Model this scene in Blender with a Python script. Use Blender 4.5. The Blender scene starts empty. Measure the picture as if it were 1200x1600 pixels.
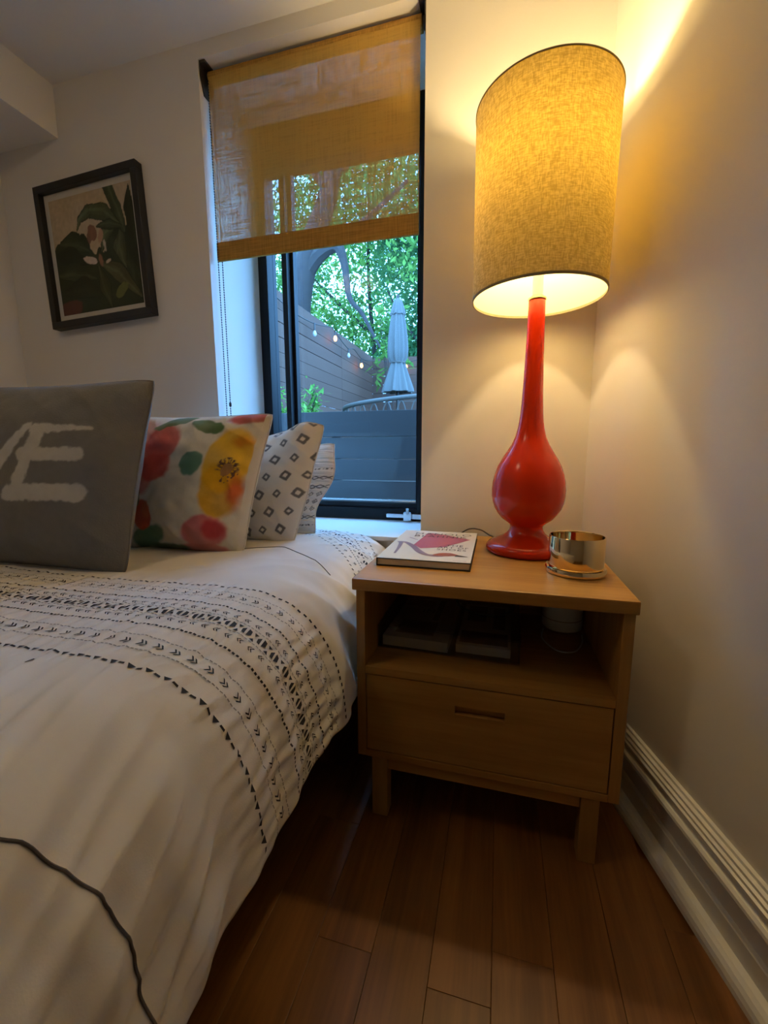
import bpy, bmesh, math, random
import numpy as np
from mathutils import Vector, Matrix, Euler, noise

random.seed(7); RNG = np.random.default_rng(7)
SC = bpy.context.scene
COL = SC.collection

# ------------------------------------------------------------------ camera
YAW, PIT, ROL = math.radians(-15.3), math.radians(-8.63), math.radians(-0.16)
CAM_H = 0.86
_f = Vector((math.sin(YAW)*math.cos(PIT), math.cos(YAW)*math.cos(PIT), math.sin(PIT)))
_r = Vector((math.cos(YAW), -math.sin(YAW), 0)); _u = _r.cross(_f)
_c, _s = math.cos(ROL), math.sin(ROL)
_r2 = _c*_r + _s*_u; _u2 = -_s*_r + _c*_u
cam_data = bpy.data.cameras.new('camera'); cam = bpy.data.objects.new('camera', cam_data); COL.objects.link(cam)
cam.matrix_world = Matrix(((_r2.x, _u2.x, -_f.x, 0), (_r2.y, _u2.y, -_f.y, 0), (_r2.z, _u2.z, -_f.z, CAM_H), (0, 0, 0, 1)))
cam_data.sensor_fit = 'VERTICAL'; cam_data.sensor_height = 36.0; cam_data.lens = 657.4/1600*36.0
cam_data.clip_start = 0.02; cam_data.clip_end = 200
SC.camera = cam

# ------------------------------------------------------------------ sky and exposure
world = bpy.data.worlds.new('world'); SC.world = world; world.use_nodes = True
bg = world.node_tree.nodes['Background']
bg.inputs['Color'].default_value = (0.29, 0.77, 1.62, 1); bg.inputs['Strength'].default_value = 6.6
SC.view_settings.view_transform = 'Standard'; SC.view_settings.look = 'None'
SC.view_settings.exposure = 0.28; SC.view_settings.gamma = 1.0; SC.view_settings.use_curve_mapping = False
LAMP_STRENGTH = 590.0
CEIL_FILL_STRENGTH = 6.6  # strength of the added fill light above the bed

# ------------------------------------------------------------------ helpers
def nodes_of(name):
    m = bpy.data.materials.new(name); m.use_nodes = True
    nt = m.node_tree; return m, nt, nt.nodes['Principled BSDF'], nt.nodes['Material Output']

def mat(name, color, rough=0.6, metal=0.0, var=0.0, vscale=8.0, bump=0.0, bscale=60.0, stretch=(1, 1, 1), coat=0.0, spec=None, sheen=0.0, vcol2=None):
    m, nt, b, out = nodes_of(name); N, L = nt.nodes, nt.links
    b.inputs['Roughness'].default_value = rough; b.inputs['Metallic'].default_value = metal
    b.inputs['Coat Weight'].default_value = coat
    if spec is not None: b.inputs['Specular IOR Level'].default_value = spec
    b.inputs['Sheen Weight'].default_value = sheen
    b.inputs['Base Color'].default_value = (*color, 1)
    tc = N.new('ShaderNodeTexCoord'); mp = N.new('ShaderNodeMapping'); mp.inputs['Scale'].default_value = stretch
    L.new(tc.outputs['Object'], mp.inputs['Vector'])
    if var > 0:
        nz = N.new('ShaderNodeTexNoise'); nz.inputs['Scale'].default_value = vscale; nz.inputs['Detail'].default_value = 4
        L.new(mp.outputs['Vector'], nz.inputs['Vector'])
        mx = N.new('ShaderNodeMix'); mx.data_type = 'RGBA'
        c2 = vcol2 if vcol2 else tuple(c*(1-var) for c in color)
        mx.inputs['A'].default_value = (*color, 1); mx.inputs['B'].default_value = (*c2, 1)
        L.new(nz.outputs['Fac'], mx.inputs['Factor']); L.new(mx.outputs['Result'], b.inputs['Base Color'])
    if bump > 0:
        n2 = N.new('ShaderNodeTexNoise'); n2.inputs['Scale'].default_value = bscale; n2.inputs['Detail'].default_value = 3
        L.new(mp.outputs['Vector'], n2.inputs['Vector'])
        bp = N.new('ShaderNodeBump'); bp.inputs['Strength'].default_value = bump; bp.inputs['Distance'].default_value = 0.002
        L.new(n2.outputs['Fac'], bp.inputs['Height']); L.new(bp.outputs['Normal'], b.inputs['Normal'])
    return m

def wood(name, c1, c2, axis='Y', scale=1.0, rough=0.45, random_tone=0.0, grain=26.0, bumpd=0.0006):
    m, nt, b, out = nodes_of(name); N, L = nt.nodes, nt.links
    tc = N.new('ShaderNodeTexCoord'); mp = N.new('ShaderNodeMapping')
    st = {'X': (0.06, 1, 1), 'Y': (1, 0.06, 1), 'Z': (1, 1, 0.06)}[axis]
    mp.inputs['Scale'].default_value = tuple(v*scale for v in st)
    oi = N.new('ShaderNodeObjectInfo')
    vm = N.new('ShaderNodeVectorMath'); vm.operation = 'MULTIPLY_ADD'
    cmb = N.new('ShaderNodeCombineXYZ')
    for k in 'XYZ': L.new(oi.outputs['Random'], cmb.inputs[k])
    vm.inputs[1].default_value = (7.3, 5.1, 3.7)
    L.new(cmb.outputs['Vector'], vm.inputs[0]); L.new(tc.outputs['Object'], vm.inputs[2]); L.new(vm.outputs['Vector'], mp.inputs['Vector'])
    nz = N.new('ShaderNodeTexNoise'); nz.inputs['Scale'].default_value = grain; nz.inputs['Detail'].default_value = 6; nz.inputs['Distortion'].default_value = 0.8
    L.new(mp.outputs['Vector'], nz.inputs['Vector'])
    n3 = N.new('ShaderNodeTexNoise'); n3.inputs['Scale'].default_value = grain*7; n3.inputs['Detail'].default_value = 3
    L.new(mp.outputs['Vector'], n3.inputs['Vector'])
    ad = N.new('ShaderNodeMath'); ad.operation = 'MULTIPLY_ADD'; ad.inputs[1].default_value = 0.35
    L.new(n3.outputs['Fac'], ad.inputs[0]); L.new(nz.outputs['Fac'], ad.inputs[2])
    cr = N.new('ShaderNodeValToRGB'); cr.color_ramp.elements[0].position = 0.45; cr.color_ramp.elements[1].position = 0.86
    cr.color_ramp.elements[0].color = (*c1, 1); cr.color_ramp.elements[1].color = (*c2, 1)
    L.new(ad.outputs['Value'], cr.inputs['Fac'])
    last = cr.outputs['Color']
    if random_tone > 0:
        mr = N.new('ShaderNodeMapRange'); mr.inputs['To Min'].default_value = 1-random_tone; mr.inputs['To Max'].default_value = 1+random_tone*0.6
        L.new(oi.outputs['Random'], mr.inputs['Value'])
        hs = N.new('ShaderNodeHueSaturation'); L.new(mr.outputs['Result'], hs.inputs['Value']); L.new(last, hs.inputs['Color']); last = hs.outputs['Color']
    L.new(last, b.inputs['Base Color']); b.inputs['Roughness'].default_value = rough
    bp = N.new('ShaderNodeBump'); bp.inputs['Strength'].default_value = 0.35; bp.inputs['Distance'].default_value = bumpd
    L.new(ad.outputs['Value'], bp.inputs['Height']); L.new(bp.outputs['Normal'], b.inputs['Normal'])
    return m

def emis(name, color, strength):
    m, nt, b, out = nodes_of(name); nt.nodes.remove(b)
    e = nt.nodes.new('ShaderNodeEmission'); e.inputs['Color'].default_value = (*color, 1); e.inputs['Strength'].default_value = strength
    nt.links.new(e.outputs[0], out.inputs['Surface']); return m

def glass(name, tint=(1, 1, 1), gloss=0.06, rough=0.02):
    m, nt, b, out = nodes_of(name); nt.nodes.remove(b); N, L = nt.nodes, nt.links
    t = N.new('ShaderNodeBsdfTransparent'); t.inputs['Color'].default_value = (*tint, 1)
    g = N.new('ShaderNodeBsdfGlossy'); g.inputs['Roughness'].default_value = rough
    fr = N.new('ShaderNodeFresnel'); ge = N.new('ShaderNodeNewGeometry'); io = N.new('ShaderNodeMath'); io.operation = 'MULTIPLY_ADD'
    io.inputs[1].default_value = 1/1.45-1.45; io.inputs[2].default_value = 1.45; L.new(ge.outputs['Backfacing'], io.inputs[0]); L.new(io.outputs[0], fr.inputs['IOR'])   # thin sheet: same reflectance from both sides
    ml = N.new('ShaderNodeMath'); ml.operation = 'MULTIPLY'; ml.inputs[1].default_value = gloss/0.04
    L.new(fr.outputs['Fac'], ml.inputs[0]); ml.use_clamp = True
    mx = N.new('ShaderNodeMixShader'); L.new(ml.outputs['Value'], mx.inputs['Fac']); L.new(t.outputs[0], mx.inputs[1]); L.new(g.outputs[0], mx.inputs[2])
    L.new(mx.outputs[0], out.inputs['Surface']); return m

def printed(name, rough=0.9, weave=420.0, sheen=0.2, bump=0.25, spec=0.2):
    """fabric / paper whose flat print is held in the colour attribute 'print'"""
    m, nt, b, out = nodes_of(name); N, L = nt.nodes, nt.links
    at = N.new('ShaderNodeAttribute'); at.attribute_name = 'print'
    L.new(at.outputs['Color'], b.inputs['Base Color']); b.inputs['Roughness'].default_value = rough
    b.inputs['Sheen Weight'].default_value = sheen; b.inputs['Specular IOR Level'].default_value = spec
    if bump > 0:
        tc = N.new('ShaderNodeTexCoord'); nz = N.new('ShaderNodeTexNoise'); nz.inputs['Scale'].default_value = weave; nz.inputs['Detail'].default_value = 2
        L.new(tc.outputs['Object'], nz.inputs['Vector'])
        bp = N.new('ShaderNodeBump'); bp.inputs['Strength'].default_value = bump; bp.inputs['Distance'].default_value = 0.0015
        L.new(nz.outputs['Fac'], bp.inputs['Height']); L.new(bp.outputs['Normal'], b.inputs['Normal'])
    return m

def link(o, parent=None):
    COL.objects.link(o)
    if parent is not None: o.parent = parent
    return o

def tag(o, label=None, cat=None, group=None, kind=None):
    if label: o['label'] = label
    if cat: o['category'] = cat
    if group: o['group'] = group
    if kind: o['kind'] = kind
    return o

def empty(name, loc=(0, 0, 0), rot=(0, 0, 0)):
    o = bpy.data.objects.new(name, None); o.empty_display_size = 0.05; link(o)
    o.location = loc; o.rotation_euler = rot; return o

def mesh(name, verts, faces, m, parent=None, smooth=False):
    me = bpy.data.meshes.new(name); me.from_pydata([tuple(v) for v in verts], [], [tuple(f) for f in faces]); me.validate(); me.update()
    if m is not None: me.materials.append(m)
    if smooth: me.polygons.foreach_set('use_smooth', [True]*len(me.polygons))
    return link(bpy.data.objects.new(name, me), parent)

class MB:
    """collects simple shapes into ONE mesh (one part)"""
    def __init__(s): s.bm = bmesh.new()
    def box(s, lo, hi, bev=0.0, M=None):
        r = bmesh.ops.create_cube(s.bm, size=1.0); vs = r['verts']
        for v in vs:
            v.co = Vector([lo[i] + (v.co[i]+0.5)*(hi[i]-lo[i]) for i in range(3)])
        if bev > 0:
            es = list({e for v in vs for e in v.link_edges})
            r2 = bmesh.ops.bevel(s.bm, geom=es, offset=bev, segments=2, affect='EDGES', profile=0.6); vs = list({v for f in r2['faces'] for v in f.verts} | {v for v in vs if v.is_valid})
        if M is not None:
            for v in vs: v.co = M @ v.co
        return s
    def tube(s, pts, r, n=10, caps=True):
        pts = [Vector(p) for p in pts]; rs = r if isinstance(r, (list, tuple)) else [r]*len(pts)
        rings = []; prev = None
        for i, p in enumerate(pts):
            t = (pts[min(i+1, len(pts)-1)] - pts[max(i-1, 0)]).normalized()
            if prev is None:
                a = Vector((0, 0, 1)) if abs(t.z) < 0.9 else Vector((1, 0, 0)); prev = t.cross(a).normalized()
            prev = (prev - t*prev.dot(t)).normalized(); b = t.cross(prev)
            rings.append([s.bm.verts.new(p + rs[i]*(math.cos(2*math.pi*k/n)*prev + math.sin(2*math.pi*k/n)*b)) for k in range(n)])
        for a, b in zip(rings, rings[1:]):
            for k in range(n): s.bm.faces.new((a[k], a[(k+1) % n], b[(k+1) % n], b[k]))
        if caps: s.bm.faces.new(rings[0][::-1]); s.bm.faces.new(rings[-1])
        return s
    def lathe(s, prof, c=(0, 0), n=64, pleat=None):
        rings = []
        for (r, z) in prof:
            if r <= 1e-6: rings.append([s.bm.verts.new((c[0], c[1], z))]); continue
            rings.append([s.bm.verts.new((c[0]+(r*(pleat(2*math.pi*k/n, z) if pleat else 1))*math.cos(2*math.pi*k/n), c[1]+(r*(pleat(2*math.pi*k/n, z) if pleat else 1))*math.sin(2*math.pi*k/n), z)) for k in range(n)])
        for a, b in zip(rings, rings[1:]):
            for k in range(n):
                k2 = (k+1) % n
                if len(a) == 1 and len(b) == 1: continue
                if len(a) == 1: s.bm.faces.new((a[0], b[k2], b[k]))
                elif len(b) == 1: s.bm.faces.new((a[k], a[k2], b[0]))
                else: s.bm.faces.new((a[k], a[k2], b[k2], b[k]))
        return s
    def poly(s, pts):
        s.bm.faces.new([s.bm.verts.new(p) for p in pts]); return s
    def prism(s, poly, vec):
        a = [s.bm.verts.new(p) for p in poly]; b = [s.bm.verts.new(Vector(p)+Vector(vec)) for p in poly]; n = len(a)
        s.bm.faces.new(a[::-1]); s.bm.faces.new(b)
        for k in range(n): s.bm.faces.new((a[k], a[(k+1) % n], b[(k+1) % n], b[k]))
        return s
    def build(s, name, m, parent=None, smooth=False):
        bmesh.ops.recalc_face_normals(s.bm, faces=s.bm.faces)
        me = bpy.data.meshes.new(name); s.bm.to_mesh(me); s.bm.free()
        if m is not None: me.materials.append(m)
        if smooth:
            me.polygons.foreach_set('use_smooth', [True]*len(me.polygons))
            me.set_sharp_from_angle(angle=math.radians(40))
        return link(bpy.data.objects.new(name, me), parent)

def sst(a, b, x):
    t = min(max((x-a)/(b-a), 0.0), 1.0); return t*t*(3-2*t)
def nz3(x, y, z=0.0): return noise.noise(Vector((x, y, z)))
def catmull(pts, n=8):
    P = [Vector(p) for p in pts]; P = [2*P[0]-P[1]] + P + [2*P[-1]-P[-2]]; out = []
    for i in range(1, len(P)-2):
        for k in range(n):
            t = k/n; a, b, c, d = P[i-1:i+3]
            out.append(0.5*((2*b)+(c-a)*t+(2*a-5*b+4*c-d)*t*t+(3*b-a-3*c+d)*t**3))
    out.append(P[-2]); return out

# ------------------------------------------------------------------ materials
M = {}
M['wall'] = mat('wall_paint', (0.80, 0.757, 0.695), 0.62, var=0.03, vscale=3, bump=0.08, bscale=180)
M['ceiling'] = mat('ceiling_paint', (0.78, 0.75, 0.71), 0.8, bump=0.05, bscale=150)
M['trim'] = mat('trim_gloss_paint', (0.80, 0.775, 0.73), 0.35, bump=0.03, bscale=60)
M['sill'] = mat('sill_paint', (0.80, 0.79, 0.77), 0.4)
M['plank'] = wood('floor_oak', (0.16, 0.055, 0.010), (0.28, 0.110, 0.022), 'Y', 1.0, 0.42, random_tone=0.22)
M['oak'] = wood('nightstand_oak_x', (0.36, 0.165, 0.031), (0.52, 0.272, 0.068), 'X', 1.0, 0.36, grain=20)
M['oakz'] = wood('nightstand_oak_z', (0.33, 0.150, 0.028), (0.47, 0.243, 0.060), 'Z', 1.0, 0.4, grain=20)
M['black_frame'] = mat('window_black_metal', (0.008, 0.009, 0.011), 0.5, var=0.2, vscale=12, spec=0.22)
M['black_wood'] = mat('picture_black_wood', (0.012, 0.011, 0.011), 0.4, var=0.3, vscale=20)
M['bracket'] = mat('bracket_dark_metal', (0.02, 0.012, 0.008), 0.4, var=0.2)
M['chrome'] = mat('satin_chrome', (0.72, 0.74, 0.76), 0.22, 1.0, var=0.1)
M['gold'] = mat('polished_brass', (0.86, 0.66, 0.36), 0.09, 1.0, var=0.06, vscale=14)
M['cotton'] = mat('duvet_cotton', (0.80, 0.765, 0.71), 0.85, var=0.04, vscale=6, bump=0.12, bscale=500, sheen=0.15)
M['thread'] = mat('dark_thread', (0.035, 0.032, 0.042), 0.8, var=0.3, vscale=60)
M['thread_grey'] = mat('grey_thread', (0.34, 0.32, 0.30), 0.85, var=0.2, vscale=60)
M['piping'] = mat('charcoal_piping', (0.12, 0.10, 0.095), 0.8, var=0.2, vscale=40)
M['mattress'] = mat('mattress_cloth', (0.5, 0.47, 0.43), 0.9, var=0.1)
M['bedbase'] = mat('bed_base_dark', (0.03, 0.022, 0.018), 0.7, var=0.2)
M['red_glass'] = mat('red_orange_glass', (0.72, 0.036, 0.003), 0.2, coat=0.12, spec=0.35, var=0.15, vscale=3, vcol2=(0.62, 0.026, 0.003))
M['white_plastic'] = mat('white_plastic', (0.80, 0.79, 0.76), 0.35, var=0.03)
M['cord'] = mat('dark_cord', (0.05, 0.045, 0.04), 0.5, var=0.1)
M['paper'] = mat('page_paper', (0.74, 0.68, 0.56), 0.9, var=0.15, vscale=40, stretch=(1, 1, 40))
M['cover_white'] = mat('book_cover_white', (0.82, 0.80, 0.76), 0.25, var=0.02)
M['cover_black'] = mat('book_board_black', (0.015, 0.014, 0.014), 0.4, var=0.2)
M['ink'] = mat('print_black', (0.03, 0.028, 0.03), 0.4, var=0.1)
M['ink_red'] = mat('print_rose', (0.50, 0.10, 0.12), 0.35, var=0.25, vscale=20, vcol2=(0.42, 0.10, 0.22))
M['ink_red2'] = mat('print_red_brown', (0.42, 0.09, 0.06), 0.35, var=0.3, vscale=25)
M['ink_mauve'] = mat('print_mauve', (0.30, 0.20, 0.28), 0.35, var=0.2, vscale=25)
M['ink_tan'] = mat('print_tan', (0.45, 0.36, 0.28), 0.5, var=0.3, vscale=30)
M['ink_brown'] = mat('print_brown', (0.16, 0.09, 0.06), 0.5, var=0.3, vscale=30)
M['smoke'] = glass('smoked_acrylic', (0.84, 0.845, 0.86), 0.06, 0.03)
M['pane'] = glass('window_glass', (0.94, 0.97, 0.97), 0.03, 0.0)
M['picglass'] = glass('picture_glass', (0.98, 0.98, 0.98), 0.006, 0.05)
M['fence'] = wood('fence_stain', (0.100, 0.046, 0.028), (0.120, 0.058, 0.036), 'Y', 0.5, 0.75, random_tone=0.18, grain=9, bumpd=0.0001)
M['fencex'] = wood('fence_stain_x', (0.100, 0.046, 0.028), (0.120, 0.058, 0.036), 'X', 0.5, 0.75, random_tone=0.18, grain=9, bumpd=0.0001)
M['nearwall'] = wood('retaining_board', (0.0140, 0.0118, 0.0112), (0.0170, 0.0143, 0.0136), 'X', 0.6, 0.6, random_tone=0.15, grain=9, bumpd=0.0001)
M['post'] = wood('fence_post', (0.05, 0.032, 0.026), (0.10, 0.065, 0.05), 'Z', 0.5, 0.8)
M['canvas'] = mat('umbrella_canvas', (0.135, 0.13, 0.12), 0.9, var=0.12, vscale=5, bump=0.1)
M['rattan'] = mat('rattan_greige', (0.10, 0.085, 0.07), 0.6, var=0.3, vscale=30)
M['soil'] = mat('yard_gravel', (0.13, 0.11, 0.09), 0.95, var=0.4, vscale=20, bump=0.4)
M['bark'] = mat('tree_bark', (0.055, 0.045, 0.042), 0.95, var=0.5, vscale=7, bump=0.6, bscale=14)
M['houseblue'] = mat('far_siding', (0.40, 0.42, 0.42), 0.8, var=0.1)
M['houseroof'] = mat('far_shingle', (0.22, 0.23, 0.25), 0.9, var=0.2)
M['bulb_lit'] = emis('string_bulb_glow', (1.0, 0.36, 0.08), 16.0)
M['bulb_off'] = mat('string_bulb_glass', (0.55, 0.55, 0.55), 0.1, var=0.05)
M['lamp_glow'] = emis('lamp_bulb_glow', (1.0, 0.76, 0.38), LAMP_STRENGTH)
M['ceil_fill'] = emis('ceiling_fill_glow', (1.0, 0.75, 0.46), CEIL_FILL_STRENGTH)  # glow of the added, out-of-view fill light
M['letter'] = mat('mat_board_white', (0.66, 0.63, 0.57), 0.8, var=0.02)
M['grey_fab'] = printed('grey_wool_knit', 0.95, 260, 0.15, 0.6)
M['floral_fab'] = printed('floral_linen', 0.9, 380, 0.1, 0.3)
M['diamond_fab'] = printed('diamond_cotton', 0.9, 420, 0.1, 0.2)
M['sham_fab'] = printed('embroidered_sham', 0.9, 420, 0.1, 0.2)
M['art'] = printed('botanical_print', 0.6, 100, 0, 0.0)

def leaf_mat(name, c1, c2, tr=0.45):
    m, nt, b, out = nodes_of(name); nt.nodes.remove(b); N, L = nt.nodes, nt.links
    at = N.new('ShaderNodeTexCoord'); nz = N.new('ShaderNodeTexNoise'); nz.inputs['Scale'].default_value = 1.3; nz.inputs['Detail'].default_value = 5
    L.new(at.outputs['Object'], nz.inputs['Vector'])
    cr = N.new('ShaderNodeValToRGB'); cr.color_ramp.elements[0].position = 0.35; cr.color_ramp.elements[1].position = 0.65
    cr.color_ramp.elements[0].color = (*c1, 1); cr.color_ramp.elements[1].color = (*c2, 1); L.new(nz.outputs['Fac'], cr.inputs['Fac'])
    d = N.new('ShaderNodeBsdfDiffuse'); t = N.new('ShaderNodeBsdfTranslucent'); L.new(cr.outputs['Color'], d.inputs['Color']); L.new(cr.outputs['Color'], t.inputs['Color'])
    mx = N.new('ShaderNodeMixShader'); mx.inputs['Fac'].default_value = tr; L.new(d.outputs[0], mx.inputs[1]); L.new(t.outputs[0], mx.inputs[2])
    L.new(mx.outputs[0], out.inputs['Surface']); return m
M['leaf'] = leaf_mat('tree_leaf', (0.075, 0.20, 0.055), (0.25, 0.45, 0.105))
M['leaf_dark'] = leaf_mat('tree_leaf_deep', (0.038, 0.13, 0.055), (0.13, 0.30, 0.105))
M['shrub_leaf'] = leaf_mat('shrub_leaf', (0.14, 0.36, 0.08), (0.36, 0.62, 0.16), 0.35)

def shade_mat():
    m, nt, b, out = nodes_of('lampshade_linen'); nt.nodes.remove(b); N, L = nt.nodes, nt.links
    tc = N.new('ShaderNodeTexCoord')
    mp = N.new('ShaderNodeMapping'); mp.inputs['Scale'].default_value = (1, 1, 0.25); L.new(tc.outputs['Object'], mp.inputs['Vector'])
    mp2 = N.new('ShaderNodeMapping'); mp2.inputs['Scale'].default_value = (0.3, 0.3, 1.6); L.new(tc.outputs['Object'], mp2.inputs['Vector'])
    n1 = N.new('ShaderNodeTexNoise'); n1.inputs['Scale'].default_value = 330; n1.inputs['Detail'].default_value = 2; L.new(mp.outputs[0], n1.inputs['Vector'])
    n2 = N.new('ShaderNodeTexNoise'); n2.inputs['Scale'].default_value = 260; n2.inputs['Detail'].default_value = 2; L.new(mp2.outputs[0], n2.inputs['Vector'])
    ad = N.new('ShaderNodeMath'); ad.operation = 'ADD'; L.new(n1.outputs['Fac'], ad.inputs[0]); L.new(n2.outputs['Fac'], ad.inputs[1])
    cr = N.new('ShaderNodeValToRGB'); cr.color_ramp.elements[0].position = 0.4; cr.color_ramp.elements[1].position = 0.62
    hv = N.new('ShaderNodeMath'); hv.operation = 'MULTIPLY'; hv.inputs[1].default_value = 0.5; L.new(ad.outputs[0], hv.inputs[0]); L.new(hv.outputs[0], cr.inputs['Fac'])
    cr.color_ramp.elements[0].color = (0.40, 0.32, 0.16, 1); cr.color_ramp.elements[1].color = (0.60, 0.50, 0.29, 1)
    cr2 = N.new('ShaderNodeValToRGB'); cr2.color_ramp.elements[0].position = 0.4; cr2.color_ramp.elements[1].position = 0.62; L.new(hv.outputs[0], cr2.inputs['Fac'])
    cr2.color_ramp.elements[0].color = (0.031, 0.0185, 0.0020, 1); cr2.color_ramp.elements[1].color = (0.060, 0.0385, 0.0044, 1)
    d = N.new('ShaderNodeBsdfDiffuse'); t = N.new('ShaderNodeBsdfTranslucent'); L.new(cr.outputs['Color'], d.inputs['Color']); L.new(cr2.outputs['Color'], t.inputs['Color'])
    di = N.new('ShaderNodeBsdfDiffuse'); di.inputs['Color'].default_value = (0.60, 0.55, 0.42, 1)     # the pale liner on the inside of the drum
    ge = N.new('ShaderNodeNewGeometry'); ms = N.new('ShaderNodeMixShader'); L.new(ge.outputs['Backfacing'], ms.inputs['Fac']); L.new(d.outputs[0], ms.inputs[1]); L.new(di.outputs[0], ms.inputs[2])
    ads = N.new('ShaderNodeAddShader'); L.new(ms.outputs[0], ads.inputs[0]); L.new(t.outputs[0], ads.inputs[1]); L.new(ads.outputs[0], out.inputs['Surface'])
    return m
M['shade'] = shade_mat()

def blind_mat(name, open_, base):
    m, nt, b, out = nodes_of(name); nt.nodes.remove(b); N, L = nt.nodes, nt.links
    tc = N.new('ShaderNodeTexCoord')
    a1 = N.new('ShaderNodeMapping'); a1.inputs['Scale'].default_value = (1, 1, 0.05); L.new(tc.outputs['Object'], a1.inputs['Vector'])
    a2 = N.new('ShaderNodeMapping'); a2.inputs['Scale'].default_value = (0.05, 1, 1); L.new(tc.outputs['Object'], a2.inputs['Vector'])
    n1 = N.new('ShaderNodeTexNoise'); n1.inputs['Scale'].default_value = 230; n1.inputs['Detail'].default_value = 3; L.new(a1.outputs[0], n1.inputs['Vector'])
    n2 = N.new('ShaderNodeTexNoise'); n2.inputs['Scale'].default_value = 230; n2.inputs['Detail'].default_value = 3; L.new(a2.outputs[0], n2.inputs['Vector'])
    ad = N.new('ShaderNodeMath'); ad.operation = 'ADD'; L.new(n1.outputs['Fac'], ad.inputs[0]); L.new(n2.outputs['Fac'], ad.inputs[1])
    mr = N.new('ShaderNodeMapRange'); mr.inputs['From Min'].default_value = 0.75; mr.inputs['From Max'].default_value = 1.25
    mr.inputs['To Min'].default_value = max(0, open_-0.22) if open_ > 0 else 0; mr.inputs['To Max'].default_value = open_+0.26 if open_ > 0 else 0
    L.new(ad.outputs[0], mr.inputs['Value'])
    cr = N.new('ShaderNodeValToRGB'); cr.color_ramp.elements[0].position = 0.36; cr.color_ramp.elements[1].position = 0.64
    cr.color_ramp.elements[0].color = (*[c*0.72 for c in base], 1); cr.color_ramp.elements[1].color = (*[c*1.2 for c in base], 1)
    hv = N.new('ShaderNodeMath'); hv.operation = 'MULTIPLY'; hv.inputs[1].default_value = 0.5; L.new(ad.outputs[0], hv.inputs[0]); L.new(hv.outputs[0], cr.inputs['Fac'])
    d = N.new('ShaderNodeBsdfDiffuse'); t = N.new('ShaderNodeBsdfTranslucent'); L.new(cr.outputs['Color'], d.inputs['Color']); L.new(cr.outputs['Color'], t.inputs['Color'])
    mx = N.new('ShaderNodeMixShader'); mx.inputs['Fac'].default_value = 0.08; L.new(d.outputs[0], mx.inputs[1]); L.new(t.outputs[0], mx.inputs[2])
    tr = N.new('ShaderNodeBsdfTransparent'); m2 = N.new('ShaderNodeMixShader'); L.new(mr.outputs['Result'], m2.inputs['Fac']); L.new(mx.outputs[0], m2.inputs[1]); L.new(tr.outputs[0], m2.inputs[2])
    L.new(m2.outputs[0], out.inputs['Surface']); return m
M['blind'] = blind_mat('blind_woven', 0.205, (0.70, 0.42, 0.10))
M['blind_hem'] = blind_mat('blind_hem_woven', 0.0, (0.48, 0.27, 0.068))

# ------------------------------------------------------------------ room shell
D = 1.395                     # inner face of the window wall (y)
XL = -1.965                   # left wall
XC = 0.2525                   # corner of window wall and right wall
A = math.radians(14.5)        # the right wall opens away from the corner
WD = Vector((math.sin(A), -math.cos(A), 0)); WN = Vector((-math.cos(A), -math.sin(A), 0))   # along the wall, into the room
YF = -2.3
HC = 2.195
def wall_x(y): return XC + (D-y)*math.tan(A)

fl = MB().box((XL-0.15, YF-0.15, -0.10), (1.45, D+0.42, -0.012)).build('floor', M['plank']); tag(fl, kind='structure')
pw = 0.10
i = 0; x = 0.018 - pw*20
while x < 1.2:
    x0 = max(x, XL+0.002); x1 = x+pw
    if x1 > x0+0.02:
        ymax = D-0.004 if x1 < XC else D-(x1-XC)/math.tan(A) - 0.004
        y = YF + 0.003
        rr = random.Random(i*13+5)
        cuts = [YF+0.003]; yy = YF + rr.uniform(0.35, 1.1)
        special = {-0.282: 0.575, -0.182: 0.47}.get(round(x, 3))
        while yy < ymax-0.2:
            cuts.append(yy); yy += rr.uniform(0.75, 1.35)
        if special: cuts = [c for c in cuts if abs(c-special) > 0.5] + [special]; cuts.sort()
        cuts.append(ymax)
        for a, b in zip(cuts, cuts[1:]):
            if b-a < 0.03: continue
            h = 0.0 + rr.uniform(-0.0006, 0.0)
            c = Vector(((x0+x1)/2, (a+b)/2, 0))
            o = MB().box((x0+0.0003-c.x, a+0.0003-c.y, -0.012), (x1-0.0003-c.x, b-0.0003-c.y, h), 0.0007).build('plank', M['plank'], fl); o.location = c
    x += pw; i += 1

tag(MB().box((XL-0.15, YF-0.15, HC), (1.45, D+0.42, HC+0.1)).build('ceiling', M['ceiling']), kind='structure')
# window wall with its deep opening
WX0, WX1, WZ0, WZ1 = -1.022, -0.252, 0.540, 2.146
YO = 1.80
wb = MB()
wb.box((XL-0.15, D, -0.1), (WX0, YO, HC)); wb.box((WX1, D, -0.1), (0.95, YO, HC)); wb.box((WX0, D, -0.1), (WX1, YO, WZ0)); wb.box((WX0, D, WZ1), (WX1, YO, HC))
tag(wb.build('wall_back', M['wall']), kind='structure')
tag(MB().box((XL-0.15, YF-0.15, -0.1), (XL, D, HC)).build('wall_left', M['wall']), kind='structure')
tag(MB().box((XL, YF-0.15, -0.1), (1.45, YF, HC)).build('wall_front', M['wall']), kind='structure')
P0 = Vector((XC, D, 0)); Lw = (D-YF)/math.cos(A)
pp = [P0, P0+WD*Lw, P0+WD*Lw-WN*0.12, P0-WN*0.12]
pp[3] = Vector((XC+0.12/math.cos(A), D, 0))
tag(MB().prism([Vector((p.x, p.y, -0.1)) for p in pp], (0, 0, HC+0.1)).build('wall_right', M['wall']), kind='structure')
tag(MB().box((XL, YF, 2.018), (-1.652, D, HC)).build('trim_1', M['wall']), kind='structure')   # boxed-in soffit

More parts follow.
